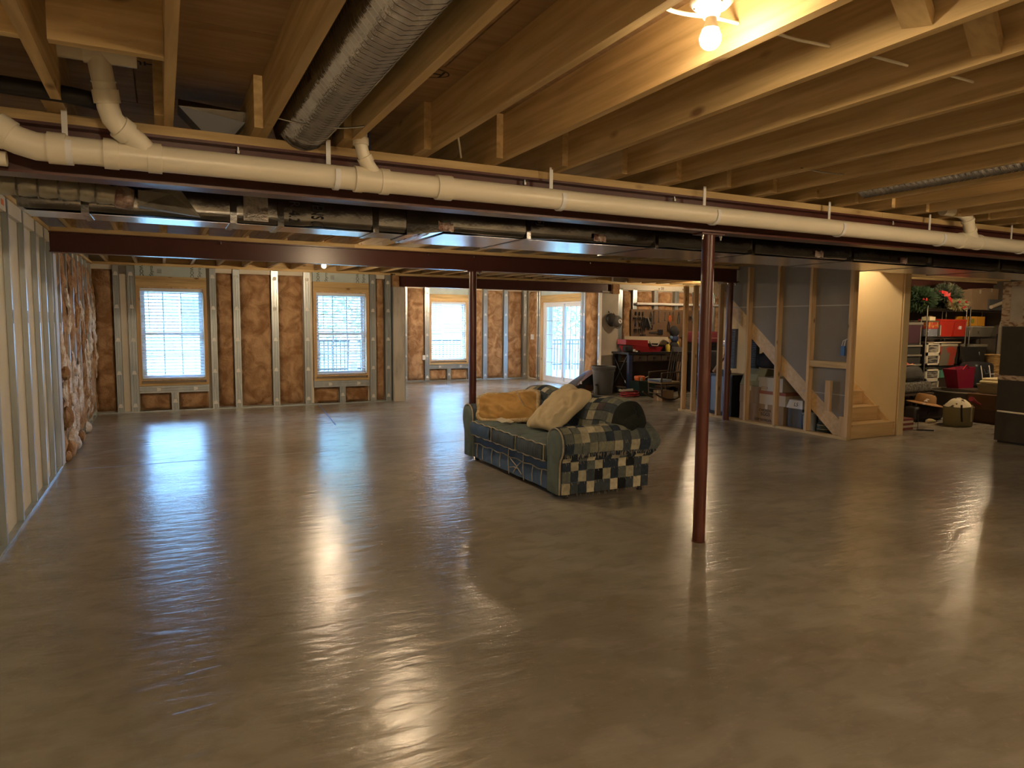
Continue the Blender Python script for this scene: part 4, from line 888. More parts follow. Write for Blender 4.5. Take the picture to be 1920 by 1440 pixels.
# ---------------------------------------------------------------- pillows
def pillow(name, label, q, th, m, trim=None, creases=0., nu=44, nv=32, seed=0., pinch=.13, furr=.02):
    BL, BR, TR, TL = [Vector(p) for p in q]; c = (BL+BR+TR+TL)/4; nrm = ((BR-BL)+(TR-TL)).cross((TL-BL)+(TR-BR)).normalized()
    t = thing(name, label, 'pillow', tuple(BL))
    def base(u, v):
        p = (BL*(1-u)+BR*u)*(1-v)+(TL*(1-u)+TR*u)*v
        k = pinch*(4*u*(1-u)*(abs(2*v-1)**4)); k2 = pinch*(4*v*(1-v)*(abs(2*u-1)**4)); cu = c-p
        kc = .16*(abs(2*u-1)*abs(2*v-1))**5
        return p+cu*((k+k2)*.8+kc)+Vector((nz(u*3+seed, v*3), nz(u*3, v*3+seed), nz(v*3+seed, u*3)))*.018
    def h(u, v): return th/2*(max(0, 1-abs(2*u-1)**2.)**.62)*(max(0, 1-abs(2*v-1)**2.)**.62)
    def cr(u, v): return creases*(.55*math.sin(u*26+5*nz(u*2+seed, v*3)+v*4)*max(0, .62-v)*min(1, v*5)+nz(u*4+seed, v*3)+.7*nz(u*9+4*v+seed, v*5-u*2, 2)+.5*abs(nz(u*3+v*7+seed, u*8-v*4, 5)))*min(1, 6*u*(1-u)*6*v*(1-v))
    b = MB(); b.grid(lambda u, v: base(u, v)+nrm*(h(u, v)+cr(u, v)), nu, nv); b.grid(lambda u, v: base(u, v)-nrm*h(u, v), nu, nv)
    b.build('cover', m, t, smooth=True)
    if trim is not None:                                   # woolly border all round
        pts = [base(k/20, 0) for k in range(20)]+[base(1, k/16) for k in range(16)]+[base(1-k/20, 1) for k in range(20)]+[base(0, 1-k/16) for k in range(17)]
        b = MB(); b.tube(pts, [furr*(1+.25*nz(k*1.7, 3)) for k in range(len(pts))], 10)
        for k in range(900):
            i = random.randrange(len(pts)-1); p = pts[i].lerp(pts[i+1], random.random()); d = Vector([random.gauss(0, 1) for _ in range(3)]).normalized()
            s_ = d.cross(Vector((.3, .5, .8))).normalized()*.004; p0 = p+d*furr*.9; b.add([p0-s_, p0+s_, p+d*(furr*1.35)], [(0, 1, 2)])
        b.build('woolly_trim', trim, t, smooth=True, weld=False)
    return t
TAN = cloth('tan_suede', (.55, .34, .13), (.46, .27, .095), 3, .1); WOOL = cloth('cream_wool', (.66, .52, .33), (.52, .39, .23), 30, .8)
t = pillow('pillow', 'tan suede pillow with a woolly cream border against the far sofa arm',
           ((3.03, 6.90, .455), (3.47, 6.22, .515), (3.68, 6.60, .815), (3.10, 7.06, .715)), .17, TAN, WOOL, .045, seed=3., furr=.027)
MB().tube([(3.36, 6.58, .80), (3.37, 6.49, .72), (3.40, 6.43, .62), (3.41, 6.40, .58)], .0045, 6).build('tie_cord', PIPE, t, smooth=True)
pillow('pillow', 'cream cotton pillow leaning across the middle of the sofa back',
       ((3.17, 6.10, .50), (3.34, 5.70, .49), (3.80, 5.70, .85), (3.70, 6.10, .935)), .24, cloth('cream_cotton', (.62, .52, .35), (.56, .46, .30), 3, .12), None, .055, seed=8., pinch=.09)
pillow('pillow', 'small white pillow peeking out under the tan pillow', ((3.11, 6.62, .49), (3.20, 6.42, .49), (3.50, 6.58, .50), (3.38, 6.78, .50)), .07, cloth('white_cotton', (.66, .62, .52), None, 3, .1), None, .004, seed=5.)
# ---------------------------------------------------------------- workbench corner
def rb(x0, x1, y0, y1, z0, z1, name, m, par, r=.012, bulge=0., fn=None, n=3): return MB().rbox(x0, x1, y0, y1, z0, z1, r, n, bulge, fn).build(name, m, par, smooth=True)
def bxp(x0, x1, y0, y1, z0, z1, name, m, par): return MB().box(x0, x1, y0, y1, z0, z1).build(name, m, par)
DKW = mat('dark_stained_wood', (.055, .038, .026), .6, col2=(.075, .05, .035), sc=4); BLK = flat('satin_black_steel', (.018, .018, .022), .4)
RED = flat('red_plastic', (.34, .022, .03), .4); GRY = flat('grey_plastic', (.11, .115, .12), .5); DGR = flat('dark_green_plastic', (.02, .05, .045), .5)
ORG = flat('orange_plastic', (.60, .12, .02), .5); YEL = flat('yellow_paint', (.60, .46, .05), .5); NAVY = flat('navy_and_leg_glint', (.03, .045, .12), .45)
STL = flat('bright_tool_steel', (.62, .60, .56), .3, metal=1.)
wbn = thing('workbench', 'black workbench with wooden drawers against the stud wall', 'workbench', (9.8, 12.55, 0))
bxp(8.95, 10.75, 12.22, 12.86, .865, .91, 'bench_top', BLK, wbn)
for x, y in ((9.02, 12.27), (10.68, 12.27), (9.02, 12.8), (10.68, 12.8)): bxp(x-.045, x+.045, y-.04, y+.04, 0, .865, 'leg', NAVY if (x, y) == (9.02, 12.27) else BLK, wbn)  # front left leg takes navy: its bluish highlight put into the colour
bxp(9.07, 10.63, 12.26, 12.80, .69, .71, 'drawer_shelf', DKW, wbn); bxp(9.0, 10.7, 12.3, 12.8, .12, .15, 'lower_shelf', DKW, wbn); bxp(9.06, 10.64, 12.78, 12.82, .15, .69, 'back_panel', DKW, wbn)
for k in range(4):
    o = bxp(9.09+.385*k, 9.455+.385*k, 12.235, 12.275, .72, .855, 'drawer', DKW, wbn); bxp(9.25+.385*k, 9.30+.385*k, 12.215, 12.235, .77, .81, 'drawer_pull', 'black', o)
MB().bar((8.985, 12.3, .15), (8.985, 12.8, .84), .03, .02).build('cross_brace', BLK, wbn); MB().bar((8.985, 12.3, .84), (8.985, 12.8, .15), .03, .02).build('cross_brace', BLK, wbn)
pg = thing('pegboard', 'brown pegboard full of hand tools above the workbench', 'pegboard', (10.3, 12.9, 1.25))
bxp(9.50, 11.9, 12.905, 12.922, 1.22, 1.86, 'board', mat('brown_hardboard', (.16, .095, .05), .7, col2=(.13, .075, .04), sc=3), pg)
b = MB()
for i in range(46):
    for j in range(12): b.box(9.53+i*.05-.004, 9.53+i*.05+.004, 12.9035, 12.905, 1.25+j*.05-.004, 1.25+j*.05+.004)
b.build('peg_holes', 'black', pg, kind='stuff', weld=False)
t = thing('white_pipe', 'white plastic pipe lying across the studs above the pegboard', 'pipe', (10.9, 12.88, 1.97)); MB().tube([(9.62, 12.875, 1.985), (12.6, 12.875, 1.985)], .028, 14).build('tube', 'white', t, smooth=True)
for x in (9.7, 10.9, 12.3): bxp(x-.01, x+.01, 12.86, 12.93, 1.945, 1.957, 'bracket', 'chrome', t)
def wrench(x, z, L_, m, label, cat='wrench', lean=0.):
    t = thing(cat.replace(' ', '_'), label, cat, (x, 12.895, z)); w = .016+L_*.04
    MB().hexa([(x-w*.4, 12.890, z-L_), (x+w*.4, 12.890, z-L_), (x+w*.4, 12.900, z-L_), (x-w*.4, 12.900, z-L_), (x-w*.5, 12.890, z), (x+w*.5, 12.890, z), (x+w*.5, 12.900, z), (x-w*.5, 12.900, z)]).build('shaft', m, t)
    for zz in (z, z-L_):
        pr = [(math.cos(a)*w, math.sin(a)*w) for a in [PI*(.5+.22)+k*PI*1.56/9 for k in range(10)]]+[(w*.25, w*.25), (0, -w*.1), (-w*.25, w*.25)]
        sg = 1 if zz == z else -1
        MB().prism(pr, lambda u, v, a: (x+u, a, zz+sg*v), 12.889, 12.901).build('jaw', m, t)
def pliers(x, z, L_, m, label):
    t = thing('pliers', label, 'pliers', (x, 12.895, z))
    MB().prism([(-.018, 0), (.018, 0), (.012, .06), (0, .085), (-.012, .06)], lambda u, v, a: (x+u, a, z-.09+v), 12.888, 12.903).build('jaws', STL, t)
    for s in (-1, 1): MB().tube([(x+s*.008, 12.895, z-.09), (x+s*.028, 12.895, z-.09-L_*.5), (x+s*.018, 12.895, z-.09-L_)], [.008, .011, .009], 8).build('grip', m, t, smooth=True)
wrench(10.28, 1.82, .24, STL, 'long bright open end wrench on the pegboard'); wrench(10.46, 1.78, .16, STL, 'short bright wrench right of the long wrench on the pegboard')
wrench(10.14, 1.81, .26, flat('dark_steel', (.10, .08, .07), .5, metal=.6), 'rusty dark wrench left of the long bright wrench')
pliers(10.60, 1.83, .16, ORG, 'orange handled pliers at the top of the pegboard'); pliers(10.70, 1.84, .15, flat('brown_grip', (.20, .09, .03), .6), 'brown handled pliers next to the orange pliers')
pliers(10.86, 1.82, .20, DGR, 'green handled pliers near the first bare stud'); pliers(11.30, 1.83, .2, BLK, 'black handled pliers seen between the two bare studs')
for k, (x, z, L_, m, lb) in enumerate(((9.62, 1.80, .16, BLK, 'black screwdriver, first from the left on the pegboard'), (9.72, 1.80, .18, BLK, 'black screwdriver, second from the left on the pegboard'), (9.82, 1.80, .15, DKW, 'wooden handled chisel, third from the left on the pegboard'),
        (9.62, 1.55, .16, NAVY, 'dark blue screwdriver in the lower left row of the pegboard'), (9.73, 1.55, .15, BLK, 'black file in the lower left row of the pegboard'))):
    t = thing('screwdriver', lb, 'tool', (x, 12.89, z)); MB().lathe([(.014, 0), (.016, -.03), (.013, -.08), (.009, -.09)], (x, 12.888, z), 10).build('handle', m, t, smooth=True); MB().lathe([(.0045, -.09), (.0045, -.09-L_)], (x, 12.888, z), 8).build('blade', STL, t)
t = thing('strap_bundle', 'tangle of black straps with a bright buckle hanging on the pegboard', 'straps', (9.95, 12.88, 1.6)); b = MB()
for k in range(9):
    x = 9.80+.03*k; b.tube([(x+.02*math.sin(k), 12.89, 1.66), (x-.03, 12.865-.006*(k % 3), 1.5+.02*math.sin(k*2)), (x+.02, 12.86, 1.40+.02*(k % 4)), (x+.05, 12.88, 1.5)], .011, 6)
b.build('straps', 'blackm', t, smooth=True); MB().bar((9.93, 12.85, 1.66), (10.02, 12.845, 1.43), .02, .03).build('buckle', STL, t); MB().bar((9.96, 12.85, 1.60), (10.08, 12.845, 1.50), .012, .012).build('buckle_pin', STL, t)
for x0, z, lb in ((9.56, 1.66, 'black tool rail with small bits at the upper left of the pegboard'), (9.58, 1.40, 'black tool rail with small bits at the lower left of the pegboard'), (11.05, 1.70, 'black tool rail between the bare stair studs')):
    t = thing('tool_rail', lb, 'tool rail', (x0, 12.88, z)); bxp(x0, x0+.30, 12.87, 12.903, z-.012, z+.012, 'rail', BLK, t)
    for k in range(7): MB().lathe([(.010, .02), (.011, -.03), (.005, -.035), (.004, -.09-.012*(k % 3))], (x0+.025+.042*k, 12.862, z), 8).build('bit', (BLK, STL, DKW)[k % 3], t, smooth=True)
for k, (x, z, m, lb) in enumerate(((10.05, 1.80, BLK, 'black strap loop left of the rusty wrench'), (10.56, 1.60, BLK, 'black strap loop under the orange pliers'), (11.62, 1.78, BLK, 'black strap loop at the far right of the pegboard'))):
    t = thing('strap_loop', lb, 'strap', (x, 12.89, z)); MB().tube([(x, 12.895, z), (x-.03, 12.88, z-.12), (x-.02, 12.875, z-.24), (x+.02, 12.875, z-.25), (x+.03, 12.88, z-.12), (x, 12.895, z)], .009, 6).build('strap', m, t, smooth=True); MB().lathe([(.012, 0), (.012, .02)], (x, 12.9, z), 8, (0, -1, 0)).build('hook', STL, t)
t = thing('hand_saw', 'dark bow saw at the lower right of the pegboard', 'saw', (10.3, 12.88, 1.3)); MB().box(10.02, 10.25, 12.885, 12.895, 1.31, 1.35).build('blade', STL, t); rb(10.25, 10.40, 12.875, 12.90, 1.28, 1.40, 'handle', BLK, t)
t = thing('level_tool', 'dark combination square low on the pegboard', 'tool', (9.85, 12.89, 1.3)); MB().box(9.82, 9.84, 12.885, 12.895, 1.27, 1.39).build('rule', STL, t); MB().box(9.76, 9.90, 12.88, 12.90, 1.26, 1.285).build('stock', BLK, t)
for i, (x, z, lab, m) in enumerate(((9.06, 1.58, 'grey cap with a round white emblem hanging beside the pier', flat('grey_cap_cloth', (.20, .185, .165), .9)), (8.93, 1.63, 'dark mesh cap hanging behind the grey cap', flat('dark_cap_cloth', (.07, .065, .06), .9)))):
    y = 12.80-.05*(1-i); t = thing('cap', lab, 'cap', (x, y, z-.12))
    MB().lathe([(.135-.02*i, 0), (.13, .03), (.11, .075), (.07, .10), (.0, .11)], (x, y+.10, z), 20, (0, -1, .1)).build('crown', m, t, smooth=True)
    MB().sheet(lambda u, v: (x+(.13*(1-v*.1))*math.cos(PI+u*PI), y+.08-.03*v, z-.10*math.sin(u*PI)-.07*v*math.sin(u*PI)), lambda u, v: (x+(.13*(1-v*.1))*math.cos(PI+u*PI), y+.088-.03*v, z-.10*math.sin(u*PI)-.07*v*math.sin(u*PI)), 14, 4).build('brim', m, t, smooth=True)
    if i == 0: MB().lathe([(.05, 0), (.05, .004)], (x+.02, y-.012, z+.0), 18, (0, -1, .1)).build('emblem', 'white', t); MB().bar((x, y-.018, z+.02), (x+.035, y-.018, z-.02), .01, .012).build('emblem_mark', 'black', t)
    MB().tube([(x-.02, y+.1, z+.10), (x-.03, 12.93, z+.18)], .008, 6).build('strap', BLK, t)
t = thing('tool_case', 'open red plastic tool case on the left of the workbench', 'tool case', (9.4, 12.45, .91))
MB().hexa([(9.05, 12.3, .912), (9.86, 12.3, .912), (9.86, 12.6, .912), (9.05, 12.6, .912), (8.98, 12.28, 1.05), (9.92, 12.28, 1.02), (9.92, 12.62, 1.02), (8.98, 12.62, 1.05)]).build('tray', RED, t)
MB().hexa([(8.93, 12.30, 1.08), (9.52, 12.28, 1.02), (9.52, 12.62, 1.02), (8.93, 12.62, 1.08), (8.93, 12.30, 1.19), (9.50, 12.28, 1.17), (9.50, 12.62, 1.17), (8.93, 12.62, 1.19)]).build('lid', RED, t)
MB().tube([(9.54, 12.27, 1.15), (9.60, 12.26, 1.06), (9.76, 12.26, 1.05), (9.82, 12.27, 1.13)], .012, 8).build('handle', flat('pale_handle', (.5, .4, .36), .5), t, smooth=True); bxp(9.55, 9.80, 12.3, 12.5, 1.03, 1.10, 'black_insert', 'black', t)
t = thing('board_offcut', 'long pale board with a slanted end lying behind the red case', 'board', (9.9, 12.8, .95)); MB().prism([(9.25, 1.10), (10.55, 1.04), (10.48, 1.23), (9.25, 1.25)], lambda u, v, a: (u, a, v), 12.80, 12.83).build('board', 'card_pale', t)
bxp(9.3, 10.4, 12.78, 12.85, .911, 1.05, 'prop_block', DKW, t)
t = thing('glue_bottle', 'small yellow bottle with black cap on the workbench', 'bottle', (10.2, 12.4, .91)); MB().lathe([(.05, 0), (.05, .13), (.03, .16), (.02, .17)], (10.16, 12.4, .911), 14).build('bottle', YEL, t, smooth=True); MB().lathe([(.022, .17), (.02, .21)], (10.16, 12.4, .911), 10).build('cap', 'black', t)
t = thing('cloth_bundle', 'dark bundle with blue and pale patches standing on the workbench', 'bundle', (10.35, 12.5, .91))
for k, (x, z, r, m) in enumerate(((10.36, 1.02, .11, 'blackm'), (10.38, 1.20, .10, NAVY), (10.37, 1.36, .12, 'blackm'), (10.42, 1.27, .06, 'card_pale'), (10.30, 1.22, .05, flat('steel_blue_cloth', (.12, .2, .3), .8)), (10.45, 1.08, .06, YEL))):
    sd = k*5.; MB().grid(lambda u, v: (x+r*(1+.3*nz(u*5+sd, v*4))*math.sin(v*PI)*math.cos(u*2*PI), 12.45+r*.8*(1+.3*nz(u*5+sd, v*4))*math.sin(v*PI)*math.sin(u*2*PI), max(.912, z-r*1.1*math.cos(v*PI))), 12, 8).build('lump', m, t, smooth=True)
t = thing('cord_heap', 'heap of dark cords and white plugs at the left end of the workbench', 'cords', (9.15, 12.35, .91)); b = MB()
for k in range(7): b.tube([(9.0+.3*random.random(), 12.27+.1*random.random(), .92+.1*random.random()) for _ in range(6)], .012, 6)
b.build('cords', 'black', t, smooth=True); bxp(9.09, 9.14, 12.24, 12.28, .93, .98, 'plug', 'white', t); bxp(9.17, 9.21, 12.24, 12.28, .915, .945, 'plug', 'white', t); rb(8.90, 9.1, 12.24, 12.42, .912, 1.06, 'dark_pouch', 'blackm', t, .05)
t = thing('trash_bin', 'tall grey plastic trash bin with a rolled rim by the workbench', 'bin', (8.5, 12.5, 0))
MB().lathe([(.19, 0), (.2, .01), (.235, .50), (.25, .505), (.25, .56), (.265, .565), (.272, .60), (.265, .615), (.25, .61), (.225, .5), (.18, .03), (0, .03)], (8.5, 12.5, 0), 28).build('barrel', GRY, t, smooth=True)
for a in (-1.9, 1.2): MB().bar((8.5+.25*math.cos(a)-.06*math.sin(a), 12.5+.25*math.sin(a)+.06*math.cos(a), .50), (8.5+.25*math.cos(a)+.06*math.sin(a), 12.5+.25*math.sin(a)-.06*math.cos(a), .50), .03, .05).build('handle', GRY, t)
t = thing('duffel_bag', 'slumped black and brown duffel bag in front of the glass door', 'bag', (8.35, 13.1, 0))
def bagf(v): s = max(0, (v.x-7.95)/.7); return Vector((v.x, v.y, v.z*(.12+.88*min(1, s*1.15)**.8)+.0))
MB().rbox(7.95, 8.62, 12.92, 13.35, .004, .46, .14, 5, .02, bagf).build('body', flat('black_nylon', (.02, .021, .026), .6), t, smooth=True)
MB().sheet(lambda u, v: (8.12+.48*u, 12.90+.38*v, .02+.455*min(1, max(0, (8.12+.48*u-7.95)/.7)*1.15)**.8*(.97+.05*math.sin(v*PI))), lambda u, v: (8.12+.48*u, 12.91+.38*v, .01+.44*min(1, max(0, (8.12+.48*u-7.95)/.7)*1.15)**.8), 8, 5).build('brown_top_panel', flat('brown_nylon', (.10, .045, .028), .6), t, smooth=True)
bxp(8.30, 8.50, 12.90, 12.925, .03, .17, 'end_pocket', flat('brown_pocket', (.09, .04, .025), .7), t); bxp(8.17, 8.20, 12.88, 12.9, .20, .26, 'tag', 'white', t)
t = thing('water_bottle', 'slim dark steel water bottle on the floor beside the trash bin', 'bottle', (8.28, 12.5, 0)); MB().lathe([(.04, 0), (.042, .01), (.042, .17), (.03, .195)], (8.27, 12.42, 0), 16).build('bottle', GRY, t, smooth=True); MB().lathe([(.028, .195), (.028, .235), (.0, .24)], (8.27, 12.42, 0), 14).build('cap', 'black', t, smooth=True)
t = thing('hose_coil', 'coil of red air hose on the floor before the workbench', 'hose', (8.72, 11.78, 0)); b = MB()
b.tube([(8.72+(.19+.012*math.sin(k*.9))*math.cos(k*.35), 11.85+(.19+.012*math.sin(k*.9))*math.sin(k*.35), .014+.0013*k+.008*math.sin(k*.53)) for k in range(76)], .011, 8); b.build('hose', RED, t, smooth=True)
t = thing('power_strip', 'white power strip with black plugs lying on the red hose', 'power strip', (8.6, 11.85, .1)); MB().bar((8.50, 11.9, .135), (8.76, 11.78, .155), .06, .04).build('strip', flat('white_strip', (.6, .58, .52), .5), t)
for k in range(3): MB().bar((8.54+.08*k, 11.88-.037*k, .155), (8.56+.08*k, 11.87-.037*k, .155), .03, .045).build('plug', 'black', t)
t = thing('storage_crate', 'dark green plastic crate on the floor under the workbench edge', 'crate', (9.15, 11.95, 0)); b = MB(); b.hexa([(8.95, 11.8, 0), (9.3, 11.8, 0), (9.3, 12.1, 0), (8.95, 12.1, 0), (8.9, 11.77, .31), (9.35, 11.77, .31), (9.35, 12.13, .31), (8.9, 12.13, .31)]); b.build('crate', DGR, t)
bxp(8.89, 9.36, 11.76, 11.78, .29, .32, 'rim', DGR, t)
t = thing('orange_tool', 'orange plastic tool with loose pale cords on the green crate', 'tool', (9.1, 11.9, .32)); rb(8.93, 9.12, 11.82, 12.0, .322, .43, 'housing', ORG, t, .03); rb(8.97, 9.02, 11.8, 11.84, .325, .40, 'trigger_grip', 'card_pale', t)
MB().tube([(9.1, 11.85, .38), (9.2, 11.84, .42), (9.25, 11.85, .34), (9.3, 11.86, .325)], .008, 6).build('cord', 'cable', t, smooth=True)
# rocking chair with turned spindles
t = thing('rocking_chair', 'dark wooden spindle rocking chair with caned seat beside the studs', 'chair', (9.1, 11.1, 0))
for yy in (10.86, 11.26):
    MB().tube([(8.62+.78*k/12, yy, .03+.55*((k/12-.5)**2)) for k in range(13)], .018, 8).build('rocker', DKW, t, smooth=True)
    for xx, zt in ((8.78, .55), (9.22, .36)): MB().tube([(xx, yy, .06), (xx-.01, yy, zt*.5), (xx-.02, yy, zt)], [.014, .02, .013], 8).build('leg', DKW, t, smooth=True)
    MB().bar((8.76, yy, .56), (9.26, yy, .58), .045, .02).build('armrest', DKW, t); MB().tube([(9.22, yy, .36), (9.30, yy, .8), (9.36, yy, 1.05)], .016, 8).build('back_post', DKW, t, smooth=True)
MB().rbox(8.74, 9.26, 10.84, 11.28, .345, .385, .02).build('seat', flat('cane_seat', (.34, .24, .13), .8), t, smooth=True)
for k in range(5): MB().tube([(9.24, 10.92+.07*k, .39), (9.29, 10.92+.07*k, .7), (9.34, 10.92+.07*k, .98)], [.007, .012, .007], 7).build('spindle', DKW, t, smooth=True)
MB().bar((9.36, 10.84, 1.02), (9.36, 11.28, 1.02), .02, .10).build('crest_rail', DKW, t)
for zz in (.15, .24): MB().tube([(8.77, 10.86, zz), (8.77, 11.26, zz)], .01, 7).build('stretcher', DKW, t, smooth=True)
t = thing('carton', 'flat blue and white box lying on the rocking chair seat', 'box', (9.0, 11.05, .386)); bxp(8.72, 9.02, 10.86, 11.24, .387, .43, 'box', flat('blue_white_print', (.30, .40, .52), .7), t); bxp(8.715, 8.72, 10.88, 11.22, .395, .42, 'print', flat('dark_blue_print', (.04, .07, .2), .7), t)
t = thing('carton', 'small brown carton on the floor under the rocking chair', 'box', (8.95, 11.06, 0)); bxp(8.84, 9.12, 10.92, 11.2, 0, .2, 'box', 'card', t); bxp(8.835, 9.125, 11.04, 11.08, .0, .205, 'tape', 'card_pale', t)
t = thing('tool_chest', 'black drawer tool chest with a pinkish red box on top, past the bare studs', 'tool chest', (11.3, 12.5, 0))
bxp(10.95, 11.75, 12.3, 12.85, .0, 1.1, 'cabinet', BLK, t)
for k in range(6): o = bxp(10.97, 11.73, 12.285, 12.30, .12+.16*k, .26+.16*k, 'drawer', BLK, t); bxp(11.05, 11.65, 12.275, 12.285, .23+.16*k, .245+.16*k, 'drawer_pull', 'chrome', o)
rb(10.93, 11.8, 12.3, 12.8, 1.10, 1.36, 'top_box', flat('faded_red_paint', (.24, .05, .07), .5), t, .03); bxp(10.93, 11.8, 12.288, 12.3, 1.20, 1.225, 'trim_band', flat('pale_pink_band', (.5, .22, .22), .5), t)
t = thing('black_stool', 'dark office chair behind the two bare studs', 'chair', (10.2, 11.2, 0))
rb(9.95, 10.45, 10.9, 11.35, .42, .50, 'seat', 'blackm', t, .04); MB().tube([(10.2, 11.12, .06), (10.2, 11.12, .42)], .03, 10).build('post', BLK, t); rb(10.38, 10.46, 10.9, 11.35, .55, .98, 'backrest', 'blackm', t, .035)
for k in range(5): a = k*2*PI/5; MB().bar((10.2, 11.12, .09), (10.2+.26*math.cos(a), 11.12+.26*math.sin(a), .06), .04, .03).build('base_arm', BLK, t); MB().lathe([(.03, -.015), (.03, .015)], (10.2+.26*math.cos(a), 11.12+.26*math.sin(a), .03), 10, (1, 0, 0)).build('caster', BLK, t)
# ---------------------------------------------------------------- under the stairs
def carton(x0, x1, y0, y1, z0, z1, label, m='card', tape=True, name='carton', face='x', cat='box'):
    t = thing(name, label, cat, ((x0+x1)/2, (y0+y1)/2, z0)); bxp(x0, x1, y0, y1, z0, z1, 'body', m, t)
    if tape:
        ym = (y0+y1)/2
        if face == 'x': bxp(x0-.002, x1+.002, ym-.025, ym+.025, z1-.07, z1+.002, 'tape', 'card_pale', t)
        else: xm = (x0+x1)/2; bxp(xm-.025, xm+.025, y0-.002, y1+.002, z1-.07, z1+.002, 'tape', 'card_pale', t)
    return t
t = thing('hard_case', 'upright pale blue grey hard case in a black frame beside the red column', 'case', (8.55, 8.86, 0))
bxp(8.36, 8.8, 8.55, 9.06, .02, .70, 'shell', BLK, t)
for y0, y1 in ((8.58, 8.79), (8.80, 9.02)): rb(8.335, 8.40, y0, y1, .07, .665, 'door', flat('pale_blue_panel_%d' % int(y0*100), (.22, .30, .40), .4), t, .02)
rb(8.36, 8.5, 8.7, 8.88, .69, .78, 'handle', 'black', t, .03)
for x in (8.4, 8.76): bxp(x-.02, x+.02, 8.57, 9.04, 0, .02, 'foot', 'black', t)
def ridged(x0, y0, z0, x1, z1, w, label, m):
    t = thing('ridged_panel', label, 'panel', (x0, y0, z0)); L_ = math.hypot(x1-x0, z1-z0); MB().bar((x0, y0, z0), (x1, y0+.05, z1), w, .03).build('panel', m, t)
    n = int(L_/.03); 
    for k in range(n):
        f = (k+.5)/n; p = Vector((x0+(x1-x0)*f-.022, y0+.05*f, z0+(z1-z0)*f)); MB().bar(p-Vector((0, w/2, 0)), p+Vector((0, w/2, 0)), .012, .014).build('ridge', m, t, weld=False)
ridged(8.50, 8.72, .80, 8.56, 1.46, .16, 'bluish ridged panel leaning above the hard case', flat('slate_blue_ridges', (.09, .11, .15), .5)); ridged(8.62, 8.38, .0, 8.66, 1.36, .22, 'black ridged panel standing left of the first full stud', BLK)
t = thing('plank', 'brown plank leaning in the far corner above the hard case', 'plank', (8.6, 9.1, .71)); MB().bar((8.50, 9.14, .71), (8.72, 9.0, 1.12), .16, .03).build('board', flat('reddish_plank', (.30, .17, .10), .7), t)
t = thing('paper_roll', 'white roll on top of the leaning brown plank', 'roll', (8.7, 9.1, 1.15)); MB().lathe([(.05, 0), (.05, .28)], (8.68, 8.98, 1.20), 16, (.3, .9, 0)).build('roll', 'white', t, smooth=True); MB().lathe([(.02, -.004), (.02, .284)], (8.68, 8.98, 1.20), 12, (.3, .9, 0)).build('core', 'card', t, smooth=True)
carton(8.34, 8.70, 8.13, 8.34, .0, .285, 'narrow brown carton at the bottom, left of the big egg box', 'card')
t = carton(8.35, 8.74, 7.93, 8.36, .287, .56, 'plain brown carton under the green lidded box', 'card')
t = thing('lidded_box', 'box with a sloping olive green lid on the plain brown carton', 'box', (8.55, 8.13, .562)); OLV = flat('olive_card', (.20, .20, .12), .8)
MB().prism([(8.38, .562), (8.76, .562), (8.76, .82), (8.50, .82)], lambda u, v, a: (u, a, v), 7.95, 8.36).build('body', OLV, t); MB().prism([(8.365, .565), (8.385, .56), (8.505, .83), (8.485, .835)], lambda u, v, a: (u, a, v), 7.93, 8.38).build('lid', flat('olive_lid', (.24, .24, .14), .8), t)
MB().prism([(8.395, .64), (8.41, .636), (8.455, .74), (8.44, .745)], lambda u, v, a: (u, a, v), 8.07, 8.25).build('pale_label', flat('sage_label', (.32, .34, .24), .8), t)
t = carton(8.33, 8.72, 7.44, 8.11, .0, .30, 'large brown egg carton marked KEEP REFRIGERATED behind the second full stud', 'card', name='egg_carton')
M_ = lambda y, z: basis((8.3285, y, z), (0, -1, 0), (0, 0, 1))
for tx, sz, y, z in (('CHICKEN', .055, 7.80, .205), ('EGGS', .075, 7.79, .145), ('KEEP REFRIGERATED', .052, 7.77, .055)): text(tx, sz, M_(y, z), t)
t = carton(8.34, 8.68, 7.42, 7.93, .302, .505, 'brown carton with a red stripe stacked on the egg carton', 'card_pale'); bxp(8.336, 8.684, 7.416, 7.934, .462, .508, 'red_striped_lid', 'rust', t)
t = thing('file_box', 'white cardboard file box on the red striped carton', 'box', (8.5, 7.75, .51)); WFB = flat('white_card', (.52, .47, .38), .85)
bxp(8.36, 8.68, 7.50, 7.97, .509, .70, 'body', WFB, t); bxp(8.35, 8.69, 7.49, 7.98, .665, .72, 'lid', WFB, t)
for y in (7.62, 7.85): b = MB(); b.box(8.357, 8.36, y-.06, y+.06, .54, .545); b.box(8.357, 8.36, y-.06, y+.06, .565, .57); b.box(8.357, 8.36, y-.06, y-.055, .54, .57); b.box(8.357, 8.36, y+.055, y+.06, .54, .57); b.build('printed_handle', 'rust', t)
t = thing('stacked_bin', 'dark grey bin with a white labelled lid right of the egg carton', 'bin', (8.5, 7.25, 0)); bxp(8.36, 8.7, 7.12, 7.38, 0, .30, 'body', GRY, t); MB().hexa([(8.34, 7.1, .30), (8.72, 7.1, .30), (8.72, 7.4, .30), (8.34, 7.4, .30), (8.38, 7.14, .42), (8.7, 7.14, .42), (8.7, 7.38, .42), (8.38, 7.38, .42)]).build('lid', 'white', t)
text('L5', .08, basis((8.338, 7.22, .36), (0, -1, 0), (.3, 0, 1)), t)
